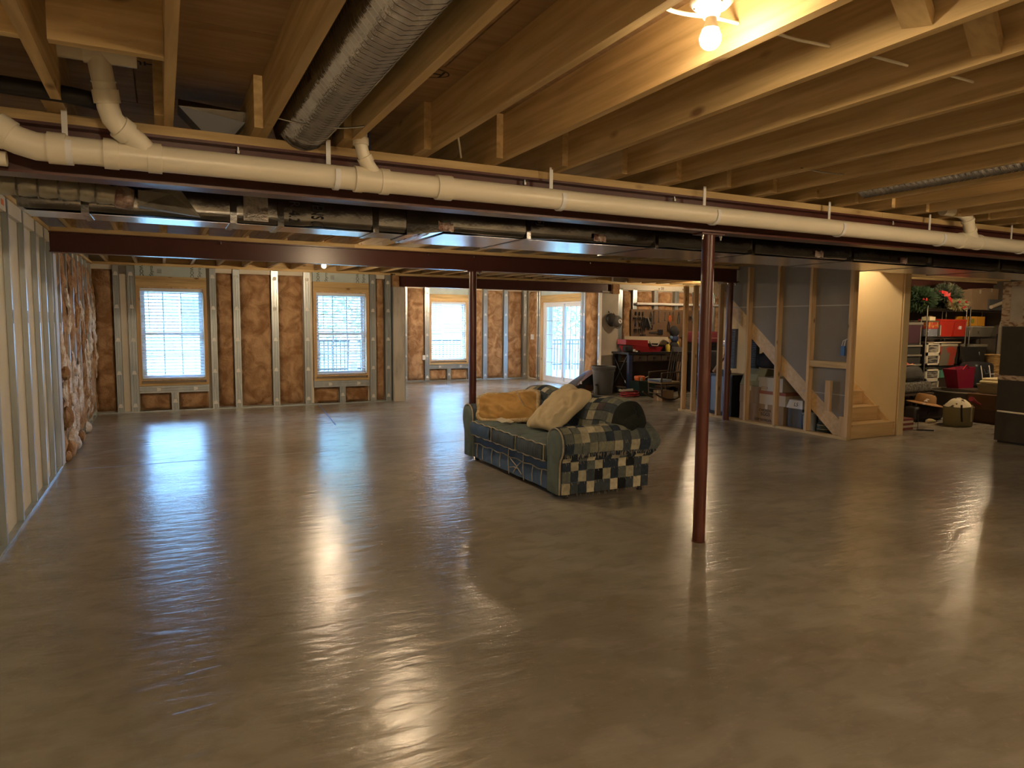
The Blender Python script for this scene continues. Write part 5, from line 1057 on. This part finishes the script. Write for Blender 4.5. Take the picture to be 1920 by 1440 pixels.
t = thing('bucket', 'pale grey bucket behind the third full stud', 'bucket', (8.45, 7.05, 0)); MB().lathe([(.085, 0), (.10, .24), (.108, .245), (.108, .26), (.095, .255), (.08, .02), (0, .02)], (8.40, 7.02, 0), 20).build('pail', flat('pale_grey_pail', (.42, .45, .48), .5), t, smooth=True); MB().tube([(8.40+.105*math.cos(a), 7.02+.105*math.sin(a), .25-.06*abs(math.sin(a))) for a in [k*PI/8 for k in range(9)]], .004, 6).build('handle', 'chrome', t)
t = thing('jar', 'greenish glass jar with bands under the lowest stairs', 'jar', (8.42, 6.80, 0)); MB().lathe([(.09, 0), (.10, .02), (.10, .12), (.085, .15), (.07, .16), (.07, .18), (0, .18)], (8.42, 6.78, 0), 20).build('jar', flat('murky_green_glass', (.06, .075, .06), .15), t, smooth=True)
for z in (.05, .11): MB().lathe([(.101, z), (.103, z+.006), (.101, z+.012)], (8.42, 6.78, 0), 20).build('band', 'chrome', t)
t = thing('tote_bag', 'dark clothes bag high under the stair slope', 'bag', (8.7, 7.9, .84)); rb(8.52, 8.82, 7.80, 8.24, .84, 1.08, 'body', 'blackm', t, .08); MB().tube([(8.55, 7.9, 1.05), (8.5, 8.0, 1.12), (8.55, 8.15, 1.05)], .01, 6).build('strap', BLK, t, smooth=True)
t = thing('padlock_tag', 'blue tag on a white loop hanging inside the near stair stud', 'tag', (8.22, 6.33, 1.12)); bxp(8.14, 8.165, 6.30, 6.36, 1.13, 1.26, 'tag', flat('blue_tag', (.03, .12, .35), .4), t); MB().tube([(8.15, 6.31, 1.26), (8.15, 6.30, 1.33), (8.15, 6.26, 1.36), (8.15, 6.33, 1.33), (8.15, 6.35, 1.26)], .004, 6).build('loop', 'white', t)
# ---------------------------------------------------------------- storage corner beyond the stairs
def shelf_unit(x0, x1, y0, y1, zs, zt, label):
    t = thing('shelving_unit', label, 'shelf', ((x0+x1)/2, (y0+y1)/2, 0), 'wire shelving in the storage corner')
    for x in (x0, x1):
        for y in (y0, y1): MB().tube([(x, y, 0), (x, y, zt)], .0125, 10).build('post', 'chrome', t, smooth=True)
    for z in zs:
        b = MB(); b.tube([(x0, y0, z), (x1, y0, z)], .007, 6); b.tube([(x0, y1, z), (x1, y1, z)], .007, 6); b.tube([(x0, y0, z-.03), (x1, y0, z-.03)], .005, 6); b.tube([(x0, y0, z), (x0, y1, z)], .007, 6); b.tube([(x1, y0, z), (x1, y1, z)], .007, 6)
        b.build('shelf_rim', 'chrome', t, smooth=True, weld=False); b = MB(); x = x0+.03
        while x < x1: b.tube([(x, y0, z), (x, y1, z)], .003, 4, False); x += .04
        b.box(x0+.01, x1-.01, y0+.005, y1-.005, z-.028, z-.02); b.build('shelf_wires', BLK, t, kind='stuff', weld=False)
    return t
SY = 7.75
shelf_unit(12.14, 13.30, SY, SY+.45, (.30, .80, 1.34, 1.84), 1.90, 'wire shelving unit holding the two red totes')
shelf_unit(13.42, 14.58, SY, SY+.45, (.30, .80, 1.34, 1.84), 1.90, 'wire shelving unit at the right, holding the orange box')
shelf_unit(10.90, 12.06, SY+.05, SY+.5, (.30, .80, 1.22, 1.62), 1.66, 'wire shelving unit half hidden by the stair wall')
def tote(x0, x1, y0, y1, z0, z1, label, m, lid=None, name='storage_tote', cat='tote', ta=.03):
    t = thing(name, label, cat, ((x0+x1)/2, (y0+y1)/2, z0)); h = z1-z0
    MB().hexa([(x0+ta, y0+ta, z0), (x1-ta, y0+ta, z0), (x1-ta, y1-ta, z0), (x0+ta, y1-ta, z0), (x0, y0, z1-h*.12), (x1, y0, z1-h*.12), (x1, y1, z1-h*.12), (x0, y1, z1-h*.12)]).build('body', m, t)
    rb(x0-.008, x1+.008, y0-.008, y1+.008, z1-h*.13, z1, 'lid', lid or m, t, .008); return t
RT = flat('bright_red_plastic', (.52, .035, .02), .45)
tote(12.50, 12.92, SY-.02, SY+.4, 1.35, 1.66, 'left of the two bright red totes on the wire shelf', RT); t = tote(12.93, 13.27, SY-.02, SY+.4, 1.35, 1.66, 'right red tote with a small white label on the wire shelf', RT, ta=.01); bxp(13.06, 13.12, SY-.03, SY-.005, 1.48, 1.54, 'label', 'white', t)
FLR = mat('red_floral_card', (.45, .05, .03), .7, col2=(.5, .28, .06), sc=22, lo=.5, hi=.6); SNO = mat('grey_snowflake_card', (.18, .20, .25), .7, col2=(.55, .56, .58), sc=26, lo=.62, hi=.68)
t = carton(12.17, 12.44, SY-.01, SY+.25, 1.352, 1.50, 'grey gift box with white dots under the red floral box', SNO, False, 'gift_box'); bxp(12.165, 12.445, SY-.015, SY+.255, 1.485, 1.503, 'lid', flat('red_lid', (.4, .04, .03), .6), t)
t = carton(12.18, 12.46, SY-.01, SY+.25, 1.505, 1.63, 'red floral gift box on the grey dotted gift box', FLR, False, 'gift_box'); bxp(12.175, 12.47, SY-.015, SY+.255, 1.605, 1.632, 'lid', flat('dark_green_lid', (.10, .09, .04), .7), t)
t = carton(12.22, 12.38, SY, SY+.15, 1.634, 1.70, 'little cream box on top of the floral gift box', flat('cream_card', (.72, .62, .38), .7), False, 'gift_box'); bxp(12.25, 12.35, SY+.03, SY+.12, 1.70, 1.715, 'bow', 'card', t)
t = thing('photo_album', 'grey album standing between the gift boxes and the red tote', 'album', (12.49, SY, 1.35)); bxp(12.465, 12.495, SY-.04, SY+.2, 1.352, 1.56, 'cover', GRY, t); bxp(12.47, 12.49, SY-.045, SY-.04, 1.37, 1.55, 'spine_label', 'card_pale', t)
# greenery on the top shelf
NEED = mat('dark_green_needles', (.018, .045, .016), .8, col2=(.035, .075, .025), sc=9); NEED2 = mat('frosted_green_needles', (.05, .075, .04), .8, col2=(.20, .20, .13), sc=14, lo=.45, hi=.6)
RIB = flat('red_ribbon', (.55, .03, .03), .5)
def greens(x, y, z, rx, ry, rz, n, label, m, seed, berries=20, nm='christmas_wreath'):
    rnd = random.Random(seed); t = thing(nm, label, 'wreath', (x, y, z-rz)); b = MB()
    MB().grid(lambda u, v: (x+rx*.72*math.sin(v*PI)*math.cos(u*2*PI), y+ry*.7*math.sin(v*PI)*math.sin(u*2*PI), z-rz*.8*math.cos(v*PI)), 14, 9).build('twig_core', NEED, t, smooth=True)
    for k in range(n):
        a, c = rnd.uniform(0, 2*PI), math.acos(rnd.uniform(-1, 1)); d = Vector((math.sin(c)*math.cos(a), math.sin(c)*math.sin(a), math.cos(c))); p = Vector((x+d.x*rx*.7, y+d.y*ry*.7, z+d.z*rz*.75))
        q = p+Vector((d.x*rx, d.y*ry, d.z*rz))*rnd.uniform(.2, .42)+Vector([rnd.gauss(0, .02) for _ in range(3)]); s = (q-p).cross(Vector((rnd.random(), rnd.random(), rnd.random()))).normalized()*.011
        b.add([p-s, p+s, q+s*.5, q-s*.5], [(0, 1, 2, 3)])
    b.build('needles', m, t, kind='stuff', weld=False); b = MB()
    for k in range(berries):
        a = rnd.uniform(0, 2*PI); zz = rnd.uniform(-.7, .7); p = Vector((x+rx*.95*math.cos(a), y-abs(ry*.95*math.sin(a)), z+rz*zz)); b.lathe([(0, -.02), (.017, -.01), (.02, 0), (.017, .01), (0, .02)], p, 6)
    if berries: b.build('berries', RIB, t, kind='stuff', weld=False)
    return t
greens(12.1, SY+.15, 2.02, .42, .2, .19, 2600, 'big dark green artificial wreath on the top shelf', NEED, 1, 4)
t = greens(12.98, SY+.2, 2.08, .36, .2, .22, 2200, 'frosted wreath with red berries on the top shelf', NEED2, 2, 12)
t = greens(12.95, SY-.02, 1.93, .24, .12, .085, 700, 'small pale garland in front of the frosted wreath', mat('pale_green_garland', (.30, .30, .14), .8, col2=(.42, .36, .2), sc=20), 4, 8, 'garland')
t = thing('red_ribbon', 'long red ribbon trailing over the big wreath', 'ribbon', (12.6, SY-.1, 1.9)); 
MB().sheet(lambda u, v: (12.36+.30*u+.03*math.sin(u*9), SY-.10-.05*math.sin(u*PI)+.01*v, 2.14-.22*u**1.4+(v-.5)*(.05+.05*u)), lambda u, v: (12.36+.30*u+.03*math.sin(u*9), SY-.095-.05*math.sin(u*PI)+.01*v, 2.14-.22*u**1.4+(v-.5)*(.05+.05*u)), 16, 3).build('tail', RIB, t, smooth=True)
for s in (-1, 1): MB().grid(lambda u, v: (12.45+s*.07*u+.01, SY-.12-.05*math.sin(u*PI), 2.09+.035*math.sin(v*2*PI)*(.4+u)+.02*u), 6, 8).build('bow_loop', RIB, t, smooth=True)
carton(13.45, 13.98, SY+.02, SY+.4, 1.85, 2.22, 'tall brown carton on the top right shelf', 'card', face='y'); t = carton(13.99, 14.5, SY, SY+.4, 1.85, 2.05, 'grey clear bin with odd rolls on the top right shelf', GRY, False); MB().tube([(14.0, SY-.03, 1.90), (14.4, SY-.03, 2.0)], .035, 10).build('rolled_paper', 'card_pale', t, smooth=True)
carton(13.99, 14.45, SY+.1, SY+.42, 2.052, 2.26, 'small brown carton on the grey bin at the top right', 'card', face='y')
t = carton(13.45, 13.92, SY+.02, SY+.3, 1.545, 1.72, 'bright orange box standing on the pale tote lid', flat('orange_card', (.72, .34, .03), .6), False, 'orange_box'); MB().lathe([(.05, 0), (.05, .003)], (13.53, SY+.017, 1.635), 16, (0, -1, 0)).build('round_mark', flat('green_mark', (.28, .30, .05), .6), t); bxp(13.68, 13.688, SY+.017, SY+.02, 1.55, 1.715, 'seam', 'card', t)
CLR = flat('cloudy_plastic', (.20, .185, .15), .3); t = tote(13.40, 14.08, SY-.06, SY+.4, 1.345, 1.54, 'cloudy grey tote under the orange box', CLR, flat('pale_grey_lid', (.34, .32, .27), .5)); text('X', .09, basis((13.60, SY-.062, 1.42), (1, 0, 0), (0, 0, 1)), t)
# second row: white drawers, clear tote, black board
WPL = flat('white_drawer_plastic', (.70, .65, .52), .4); INS = mat('drawer_contents', (.05, .05, .05), .8, col2=(.36, .33, .26), sc=12, st=(.4, 1, 3), lo=.45, hi=.6)
def drawers(x0, x1, z0, z1, label):
    t = thing('drawer_tower', label, 'drawers', ((x0+x1)/2, SY+.1, z0)); zm = (z0+z1)/2; bxp(x0+.01, x1-.01, SY+.0, SY+.35, z0+.005, z1-.005, 'carcass', flat('dark_carcass', (.05, .05, .05), .6), t)
    for q0, q1 in ((z0, zm), (zm, z1)):
        b = MB(); w = .03
        for q in ((x0, x0+w, q0, q1), (x1-w, x1, q0, q1), (x0, x1, q0, q0+w), (x0, x1, q1-w, q1)): b.box(q[0], q[1], SY-.03, SY, q[2], q[3])
        o = b.build('drawer', WPL, t); bxp(x0+w, x1-w, SY-.015, SY-.01, q0+w, q1-w, 'drawer_front', INS, o)
drawers(12.15, 12.52, .84, 1.23, 'white framed plastic drawers on the middle shelf'); drawers(12.16, 12.54, .38, .76, 'white framed plastic drawers on the lower shelf')
t = tote(12.56, 13.05, SY-.02, SY+.35, .82, 1.22, 'clear tote with red contents on the middle shelf', mat('clear_tote_red_inside', (.20, .18, .14), .3, col2=(.45, .07, .04), sc=5, lo=.5, hi=.56), flat('clear_lid', (.42, .38, .28), .4)); 
t = thing('folding_board', 'thin pale board lying on the clear tote', 'board', (12.6, SY, 1.23)); bxp(12.3, 13.1, SY-.05, SY+.3, 1.232, 1.25, 'board', 'card_pale', t); bxp(12.3, 12.5, SY-.052, SY-.05, 1.235, 1.247, 'edge_label', 'white', t)
t = thing('black_case_board', 'large black padded board leaning before the right shelf', 'board', (13.2, SY-.15, .6)); MB().hexa([(12.95, SY-.35, .30), (13.52, SY-.35, .30), (13.52, SY-.30, .30), (12.95, SY-.30, .30), (13.0, SY-.14, 1.16), (13.46, SY-.14, 1.16), (13.46, SY-.09, 1.16), (13.0, SY-.09, 1.16)]).build('padded_panel', flat('matt_black_pad', (.012, .012, .011), .8), t); bxp(12.98, 13.5, SY-.37, SY-.28, .282, .32, 'edge_binding', 'black', t)
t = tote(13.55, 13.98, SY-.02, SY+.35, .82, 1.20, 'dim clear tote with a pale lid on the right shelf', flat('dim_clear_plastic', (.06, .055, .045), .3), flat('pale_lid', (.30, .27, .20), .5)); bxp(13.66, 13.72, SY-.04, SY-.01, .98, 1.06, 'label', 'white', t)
t = thing('ironing_board', 'tall grey padded board with rounded top leaning at the right', 'board', (14.05, SY-.2, .4)); MB().prism([(13.95, .005), (14.32, .005), (14.34, 1.55), (14.30, 1.64), (14.22, 1.68), (14.12, 1.68), (14.04, 1.63), (14.0, 1.52)], lambda u, v, a: (u, a, v), SY-.24, SY-.19).build('padded_top', flat('grey_brown_cover', (.24, .21, .16), .9), t); bxp(14.0, 14.28, SY-.19, SY-.16, .005, 1.4, 'frame', BLK, t)
# left shelf, mostly behind the stair wall
tote(11.55, 12.1, SY+.04, SY+.4, 1.23, 1.60, 'dark plum tote on the left shelf', flat('plum_plastic', (.06, .025, .035), .6), flat('grey_lid', (.18, .16, .13), .6))
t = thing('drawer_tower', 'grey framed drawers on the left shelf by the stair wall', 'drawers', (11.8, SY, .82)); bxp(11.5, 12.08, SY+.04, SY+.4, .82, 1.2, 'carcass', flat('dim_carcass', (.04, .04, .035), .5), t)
for z in (.83, 1.0, 1.17): bxp(11.5, 12.08, SY+.015, SY+.04, z, z+.03, 'rail', flat('grey_rail', (.22, .2, .16), .5), t)
CUS = mat('charcoal_cushion', (.07, .066, .058), .95, col2=(.05, .047, .04), sc=9, st=(1, 1, 3), bump=.3); CUS2 = mat('speckled_grey_cushion', (.15, .14, .115), .95, col2=(.06, .055, .045), sc=40, lo=.45, hi=.55)
t = thing('cushion', 'dark ribbed cushion standing beside the stair wall', 'cushion', (11.2, 7.35, .62)); rb(11.05, 11.68, 7.4, 7.7, .60, .86, 'pad', CUS, t, .09, .01, lambda v: Vector((v.x-.12*max(0, (v.z-.62)/.25), v.y, v.z)), 4); MB().tube([(11.15, 7.4, .62), (11.62, 7.4, .62)], .006, 6).build('welt', 'black', t)
t = thing('cushion', 'speckled grey cushion under the dark ribbed cushion', 'cushion', (11.3, 7.35, .42)); rb(11.05, 11.82, 7.38, 7.75, .40, .585, 'pad', CUS2, t, .05, .01); MB().tube([(11.1, 7.38, .49), (11.78, 7.38, .49)], .005, 6).build('welt', GRY, t)
t = thing('floral_scarf', 'crumpled red patterned cloth on the dark cushion', 'cloth', (11.15, 7.35, .87)); MB().grid(lambda u, v: (11.08+.35*u, 7.45+.2*v, .868+.06*max(0, nz(u*5, v*5, 2))+.05*math.sin(u*PI)*math.sin(v*PI)), 12, 8).build('cloth', FLR, t, smooth=True); MB().tube([(11.08, 7.45, .87), (11.23, 7.43, .885), (11.43, 7.45, .875)], .008, 6).build('hem', 'card_pale', t)
t = thing('low_table', 'low dark bench carrying the grey cushions', 'bench', (11.25, 7.4, 0)); bxp(11.0, 11.86, 7.37, 7.78, .36, .395, 'top', DKW, t)
for x in (11.04, 11.82):
    for y in (7.40, 7.75): bxp(x-.02, x+.02, y-.02, y+.02, 0, .36, 'leg', DKW, t)
# lower shelf: red bag, black bag; round tub; hat on a case; patterned basket
t = thing('shopping_bag', 'glossy dark red bag standing on the round tub', 'bag', (12.45, 7.35, .46)); MB().hexa([(12.18, 7.15, .47), (12.55, 7.12, .47), (12.55, 7.35, .47), (12.18, 7.35, .47), (12.04, 7.12, .80), (12.53, 7.1, .84), (12.53, 7.36, .84), (12.04, 7.36, .80)]).build('body', flat('glossy_crimson', (.25, .012, .04), .25), t); MB().tube([(12.2, 7.11, .80), (12.28, 7.1, .88), (12.38, 7.1, .82)], .008, 6).build('handle', RED, t, smooth=True)
t = thing('sports_bag', 'black bag with white piping beside the dark red bag', 'bag', (12.85, 7.3, .46)); rb(12.58, 13.1, 7.08, 7.42, .47, .90, 'body', flat('black_vinyl', (.02, .022, .026), .4), t, .07, .02)
for x in (12.64, 12.88): MB().tube([(x, 7.07, .86), (x+.03, 7.055, .70), (x+.09, 7.06, .5)], .008, 6).build('white_piping', 'white', t, smooth=True)
MB().tube([(12.72, 7.06, .80), (12.74, 7.04, .72), (12.83, 7.04, .72), (12.85, 7.06, .78)], .007, 6).build('pocket_trim', GRY, t, smooth=True); bxp(12.95, 13.04, 7.055, 7.075, .70, .715, 'lettering_strip', 'white', t)
t = thing('round_tub', 'wide dark round tub behind the patterned basket', 'tub', (12.45, 7.12, 0)); MB().lathe([(.50, 0), (.56, .40), (.585, .405), (.585, .425), (.55, .42), (.0, .42)], (12.45, 7.12, 0), 36).build('tub', flat('dark_brown_tub', (.055, .045, .032), .45), t, smooth=True)
MB().tube([(12.45+.588*math.cos(k*2*PI/40), 7.12+.588*math.sin(k*2*PI/40), .425) for k in range(41)], .012, 6).build('rim', flat('grey_rim', (.22, .20, .16), .4), t, smooth=True)
bxp(12.1, 12.85, 6.85, 7.4, .426, .47, 'lid_board', DKW, t)
t = thing('suitcase', 'black suitcase lying on the floor under the tan hat', 'suitcase', (11.05, 7.1, 0)); rb(10.70, 11.45, 6.92, 7.14, .02, .24, 'shell', flat('black_shell', (.016, .012, .014), .5), t, .05); bxp(11.0, 11.2, 6.9, 6.92, .12, .15, 'handle', 'black', t); bxp(10.74, 10.82, 6.94, 7.12, 0, .02, 'foot', 'black', t); bxp(11.32, 11.40, 6.94, 7.12, 0, .02, 'foot', 'black', t)
TANH = flat('tan_felt', (.34, .19, .075), .9); t = thing('sun_hat', 'wide brimmed tan hat on the black suitcase', 'hat', (11.05, 7.02, .242)); MB().lathe([(.27, .02), (.275, .03), (.16, .055), (.145, .15), (.12, .185), (.05, .175), (0, .165)], (11.08, 7.03, .245), 28, (.12, -.1, 1)).build('felt', TANH, t, smooth=True); MB().lathe([(.150, .062), (.148, .09)], (11.08, 7.03, .245), 28, (.12, -.1, 1)).build('band', flat('brown_band', (.16, .08, .03), .8), t, smooth=True)
t = thing('cloth_flowers', 'small pale cloth flowers at the edge of the tan hat', 'flowers', (10.8, 6.92, .27))
for x, z in ((10.80, .30), (10.84, .34), (10.88, .36)): MB().lathe([(0, -.02), (.025, -.01), (.03, 0), (.02, .015), (0, .02)], (x, 6.86, z), 8).build('flower', flat('pale_pink_%d' % int(x*100), (.58, .46, .38), .8), t, smooth=True)
BSK = flat('olive_canvas', (.22, .19, .10), .85); PAT = mat('white_leaf_print', (.72, .66, .48), .8, col2=(.05, .035, .02), sc=9, lo=.60, hi=.64)
t = thing('fabric_basket', 'olive fabric basket with a white patterned cloth lid and straps', 'basket', (11.05, 6.5, 0)); MB().lathe([(.185, .0), (.195, .01), (.21, .30), (.198, .30), (.18, .02), (0, .02)], (11.02, 6.45, 0), 28).build('basket', BSK, t, smooth=True)
MB().grid(lambda u, v: (10.99+.19*v*math.cos(u*2*PI), 6.44+.19*v*math.sin(u*2*PI), .30+.13*(1-v**2.2)+.012*nz(u*6, v*5)), 26, 8).build('patterned_cloth', PAT, t, smooth=True)
for a in (-2.5, -1.75): MB().sheet(lambda u, v: (11.02+(.214-.015*v)*math.cos(a+.12*u+.1*v*v), 6.45+(.214-.015*v)*math.sin(a+.12*u+.1*v*v), .34-.26*v), lambda u, v: (11.02+(.221-.015*v)*math.cos(a+.12*u+.1*v*v), 6.45+(.221-.015*v)*math.sin(a+.12*u+.1*v*v), .34-.26*v), 2, 8).build('strap', flat('cream_strap_%d' % int(-a*10), (.55, .50, .34), .8) if a > -2 else 'blackm', t, smooth=True)
t = thing('red_umbrella', 'folded dark red umbrella tip beside the patterned basket lid', 'umbrella', (11.3, 6.45, .36)); MB().tube([(11.16, 6.35, .42), (11.30, 6.37, .36), (11.44, 6.36, .31)], [.04, .03, .01], 10).build('canopy', flat('crimson_cloth', (.22, .015, .025), .7), t, smooth=True); MB().tube([(11.44, 6.36, .31), (11.47, 6.36, .30)], .005, 6).build('tip', 'chrome', t)
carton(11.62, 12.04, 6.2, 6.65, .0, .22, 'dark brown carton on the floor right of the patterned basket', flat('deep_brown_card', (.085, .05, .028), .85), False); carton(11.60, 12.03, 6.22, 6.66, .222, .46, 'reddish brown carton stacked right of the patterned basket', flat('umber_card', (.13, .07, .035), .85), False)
t = tote(11.72, 12.35, 6.22, 6.6, .462, .62, 'clear shallow tub with white cloths at the right', flat('cloudy_tub', (.26, .235, .18), .3)); 
t = thing('folded_towels', 'folded cream towels on the clear tub', 'towels', (11.8, 6.5, .63)); rb(11.70, 12.33, 6.2, 6.56, .622, .675, 'towel', flat('cream_towel', (.55, .46, .28), .9), t, .025); rb(11.74, 12.28, 6.22, 6.54, .676, .715, 'towel', flat('cream_towel_b', (.50, .42, .26), .9), t, .02)
t = thing('wicker_basket', 'honey wicker basket near the furnace cabinet', 'basket', (12.5, 6.75, .7)); WK = mat('wicker', (.42, .27, .10), .7, col2=(.20, .12, .045), sc=30, st=(.5, .5, 3), lo=.45, hi=.55)
MB().lathe([(.15, .70), (.19, 1.02), (.20, 1.03), (.17, 1.02), (.14, .72), (0, .72)], (13.35, 7.185, 0), 20).build('weave', WK, t, smooth=True); MB().tube([(13.35+.195*math.cos(k*PI/10), 7.185+.195*math.sin(k*PI/10), 1.03) for k in range(21)], .012, 6).build('rim', WK, t, smooth=True)
carton(13.15, 13.55, 7.0, 7.37, .0, .70, 'tall brown carton under the wicker basket', 'card', face='y')
t = thing('white_shoe', 'pale shoe on the floor between suitcase and patterned basket', 'shoe', (10.95, 6.75, 0)); MB().grid(lambda u, v: (10.78+.25*u, 6.80+.045*math.cos(v*2*PI)*(math.sin(u*PI)**.5), .004+.04*(1+math.sin(v*2*PI))*(1-.45*u)*(math.sin(u*PI)**.4)), 10, 10).build('upper', flat('pale_canvas', (.50, .40, .22), .8), t, smooth=True); bxp(10.80, 11.01, 6.765, 6.835, 0, .01, 'sole', 'card', t)
t = thing('book_stack', 'stack of red and cream striped books by the foot of the stair wall', 'books', (9.9, 6.55, 0))
for k in range(5): bxp(9.70, 9.93, 6.45, 6.75, .004+.034*k, .034+.034*k, 'book', flat('red_book', (.20, .05, .045), .7) if k % 2 == 0 else 'card_pale', t)
t = thing('metal_stand', 'thin black metal stand in front of the book stack', 'stand', (10.0, 6.4, 0)); MB().tube([(9.93, 6.38, .01), (9.93, 6.38, .24)], .006, 8).build('upright', BLK, t); MB().tube([(9.9, 6.38, .012), (10.06, 6.22, .012)], .012, 8).build('foot', BLK, t); MB().tube([(9.93, 6.38, .12), (9.86, 6.38, .12)], .005, 6).build('hook', BLK, t)
t = thing('teal_box', 'small teal box on the lower shelf beside the white drawers', 'box', (12.7, SY, .66)); bxp(12.60, 12.82, SY-.02, SY+.2, .60, .74, 'body', flat('teal_card', (.10, .30, .22), .7), t); MB().prism([(12.60, .74), (12.82, .74), (12.82, .745), (12.60, .75)], lambda u, v, a: (u, a, v), SY-.03, SY+.2).build('lid', flat('teal_lid', (.14, .38, .28), .7), t); bxp(12.6, 12.82, SY-.01, SY+.19, .302, .60, 'box_below', DKW, t)
t = carton(12.86, 13.2, SY-.01, SY+.3, .302, .70, 'dark box with colourful top on the lower shelf', flat('brown_black_box', (.05, .035, .025), .8), False); rb(12.88, 13.18, SY, SY+.2, .70, .76, 'contents', FLR, t, .03)
# ---------------------------------------------------------------- outside the windows
g = MB(); g.box(-80, 120, 13.4, 150, -.25, -.15); g.box(9.35, 120, -60, 13.4, -.25, -.15)
struct('ground', 'pale winter lawn outside the windows', 'ground', g, mat('pale_lawn', (.09, .115, .075), .9, col2=(.12, .13, .10), sc=1.5))
SID = mat('white_siding', (.20, .215, .21), .6, col2=(.18, .195, .19), sc=2); ROOF = flat('grey_roof', (.20, .22, .24), .8)
def house(x0, x1, y, zt, label, side=SID):
    t = thing('house', label, 'house', ((x0+x1)/2, y, -.15))
    b = MB(); z = -.15
    while z < zt: b.hexa([(x0, y-.03, z), (x1, y-.03, z), (x1, y+6, z), (x0, y+6, z), (x0, y, z+.2), (x1, y, z+.2), (x1, y+6, z+.2), (x0, y+6, z+.2)]); z += .2
    b.build('siding', side, t, kind='stuff', weld=False)
    MB().hexa([(x0-.4, y-.5, zt-.05), (x1+.4, y-.5, zt-.05), (x1+.4, y+6.5, zt-.05), (x0-.4, y+6.5, zt-.05), (x0-.4, y+2.9, zt+2.6), (x1+.4, y+2.9, zt+2.6), (x1+.4, y+3.1, zt+2.6), (x0-.4, y+3.1, zt+2.6)]).build('roof', ROOF, t)
    for k in range(3):
        xx = x0+(x1-x0)*(k+.7)/3.4; o = MB().box(xx-.5, xx+.5, y-.07, y-.02, 1.0, 2.4).build('window', 'vinyl', t); MB().box(xx-.42, xx+.42, y-.08, y-.07, 1.08, 2.32).build('pane', flat('dark_pane', (.10, .14, .17), .1), o)
    return t
house(-9, 3.6, 27, 3.1, 'pale sided neighbour house seen through the left back wall window')
house(6.5, 15.5, 30, 5.4, 'pale sided house seen through the recess window')
house(22, 36, 33, 5.2, 'pale sided house seen through the sliding glass door')
t = thing('yard_fence', 'black metal fence beyond the back lawn', 'fence', (8, 21.5, -.15)); b = MB()
x = 3.0
while x < 24: b.box(x-.012, x+.012, 21.49, 21.51, -.15, .95); x += .125
b.build('pickets', 'black', t, kind='stuff', weld=False)
for z in (.05, .78, .92): MB().box(3, 24, 21.48, 21.52, z-.02, z+.02).build('rail', 'black', t)
def tree(x, y, h, label, col, seed):
    rnd = random.Random(seed); t = thing('tree', label, 'tree', (x, y, -.15))
    b = MB(); b.tube([(x, y, -.15), (x+.1, y, h*.5), (x, y+.1, h)], [.14, .09, .02], 8)
    tips = []
    for k in range(26):
        z = h*(.2+.75*k/26); a = k*2.4; L_ = h*.33*(1-z/h*.75); p = Vector((x+L_*math.cos(a), y+L_*math.sin(a), z+L_*.35)); b.tube([(x, y, z), p], [.03, .01], 5); tips.append((Vector((x, y, z)), p))
    b.build('trunk', flat('bark', (.20, .16, .13), .9), t)
    b = MB()
    for k in range(1500):
        a_, c_ = rnd.choice(tips); p = a_.lerp(c_, rnd.uniform(.35, 1.05))+Vector([rnd.gauss(0, .16) for _ in range(3)]); d = Vector([rnd.gauss(0, 1) for _ in range(3)]).normalized()*.09; e = d.cross(Vector((.3, .2, .9))).normalized()*.045
        b.add([p-d, p+e, p+d, p-e], [(0, 1, 2, 3)])
    b.build('leaves', col, t, kind='stuff', weld=False)
LEAF = mat('pale_green_leaf', (.22, .34, .24), .8, col2=(.34, .42, .30), sc=3)
tree(4.95, 20.3, 4.6, 'leafy tree outside the right back wall window', LEAF, 3); tree(13.6, 22.5, 5.0, 'leafy tree outside the glass door', LEAF, 5); tree(14.8, 25.6, 4.2, 'smaller leafy tree farther out beyond the glass door', LEAF, 9)
# printed letters become plain meshes
bpy.context.view_layer.update(); dg = bpy.context.evaluated_depsgraph_get()
for o in [o for o in SC.objects if o.type == 'FONT']:
    me = bpy.data.meshes.new_from_object(o.evaluated_get(dg)); n = o.name; par, ml = o.parent, o.matrix_local.copy(); bpy.data.objects.remove(o)
    q = bpy.data.objects.new(n, me); COL.objects.link(q); q.parent = par; q.matrix_local = ml
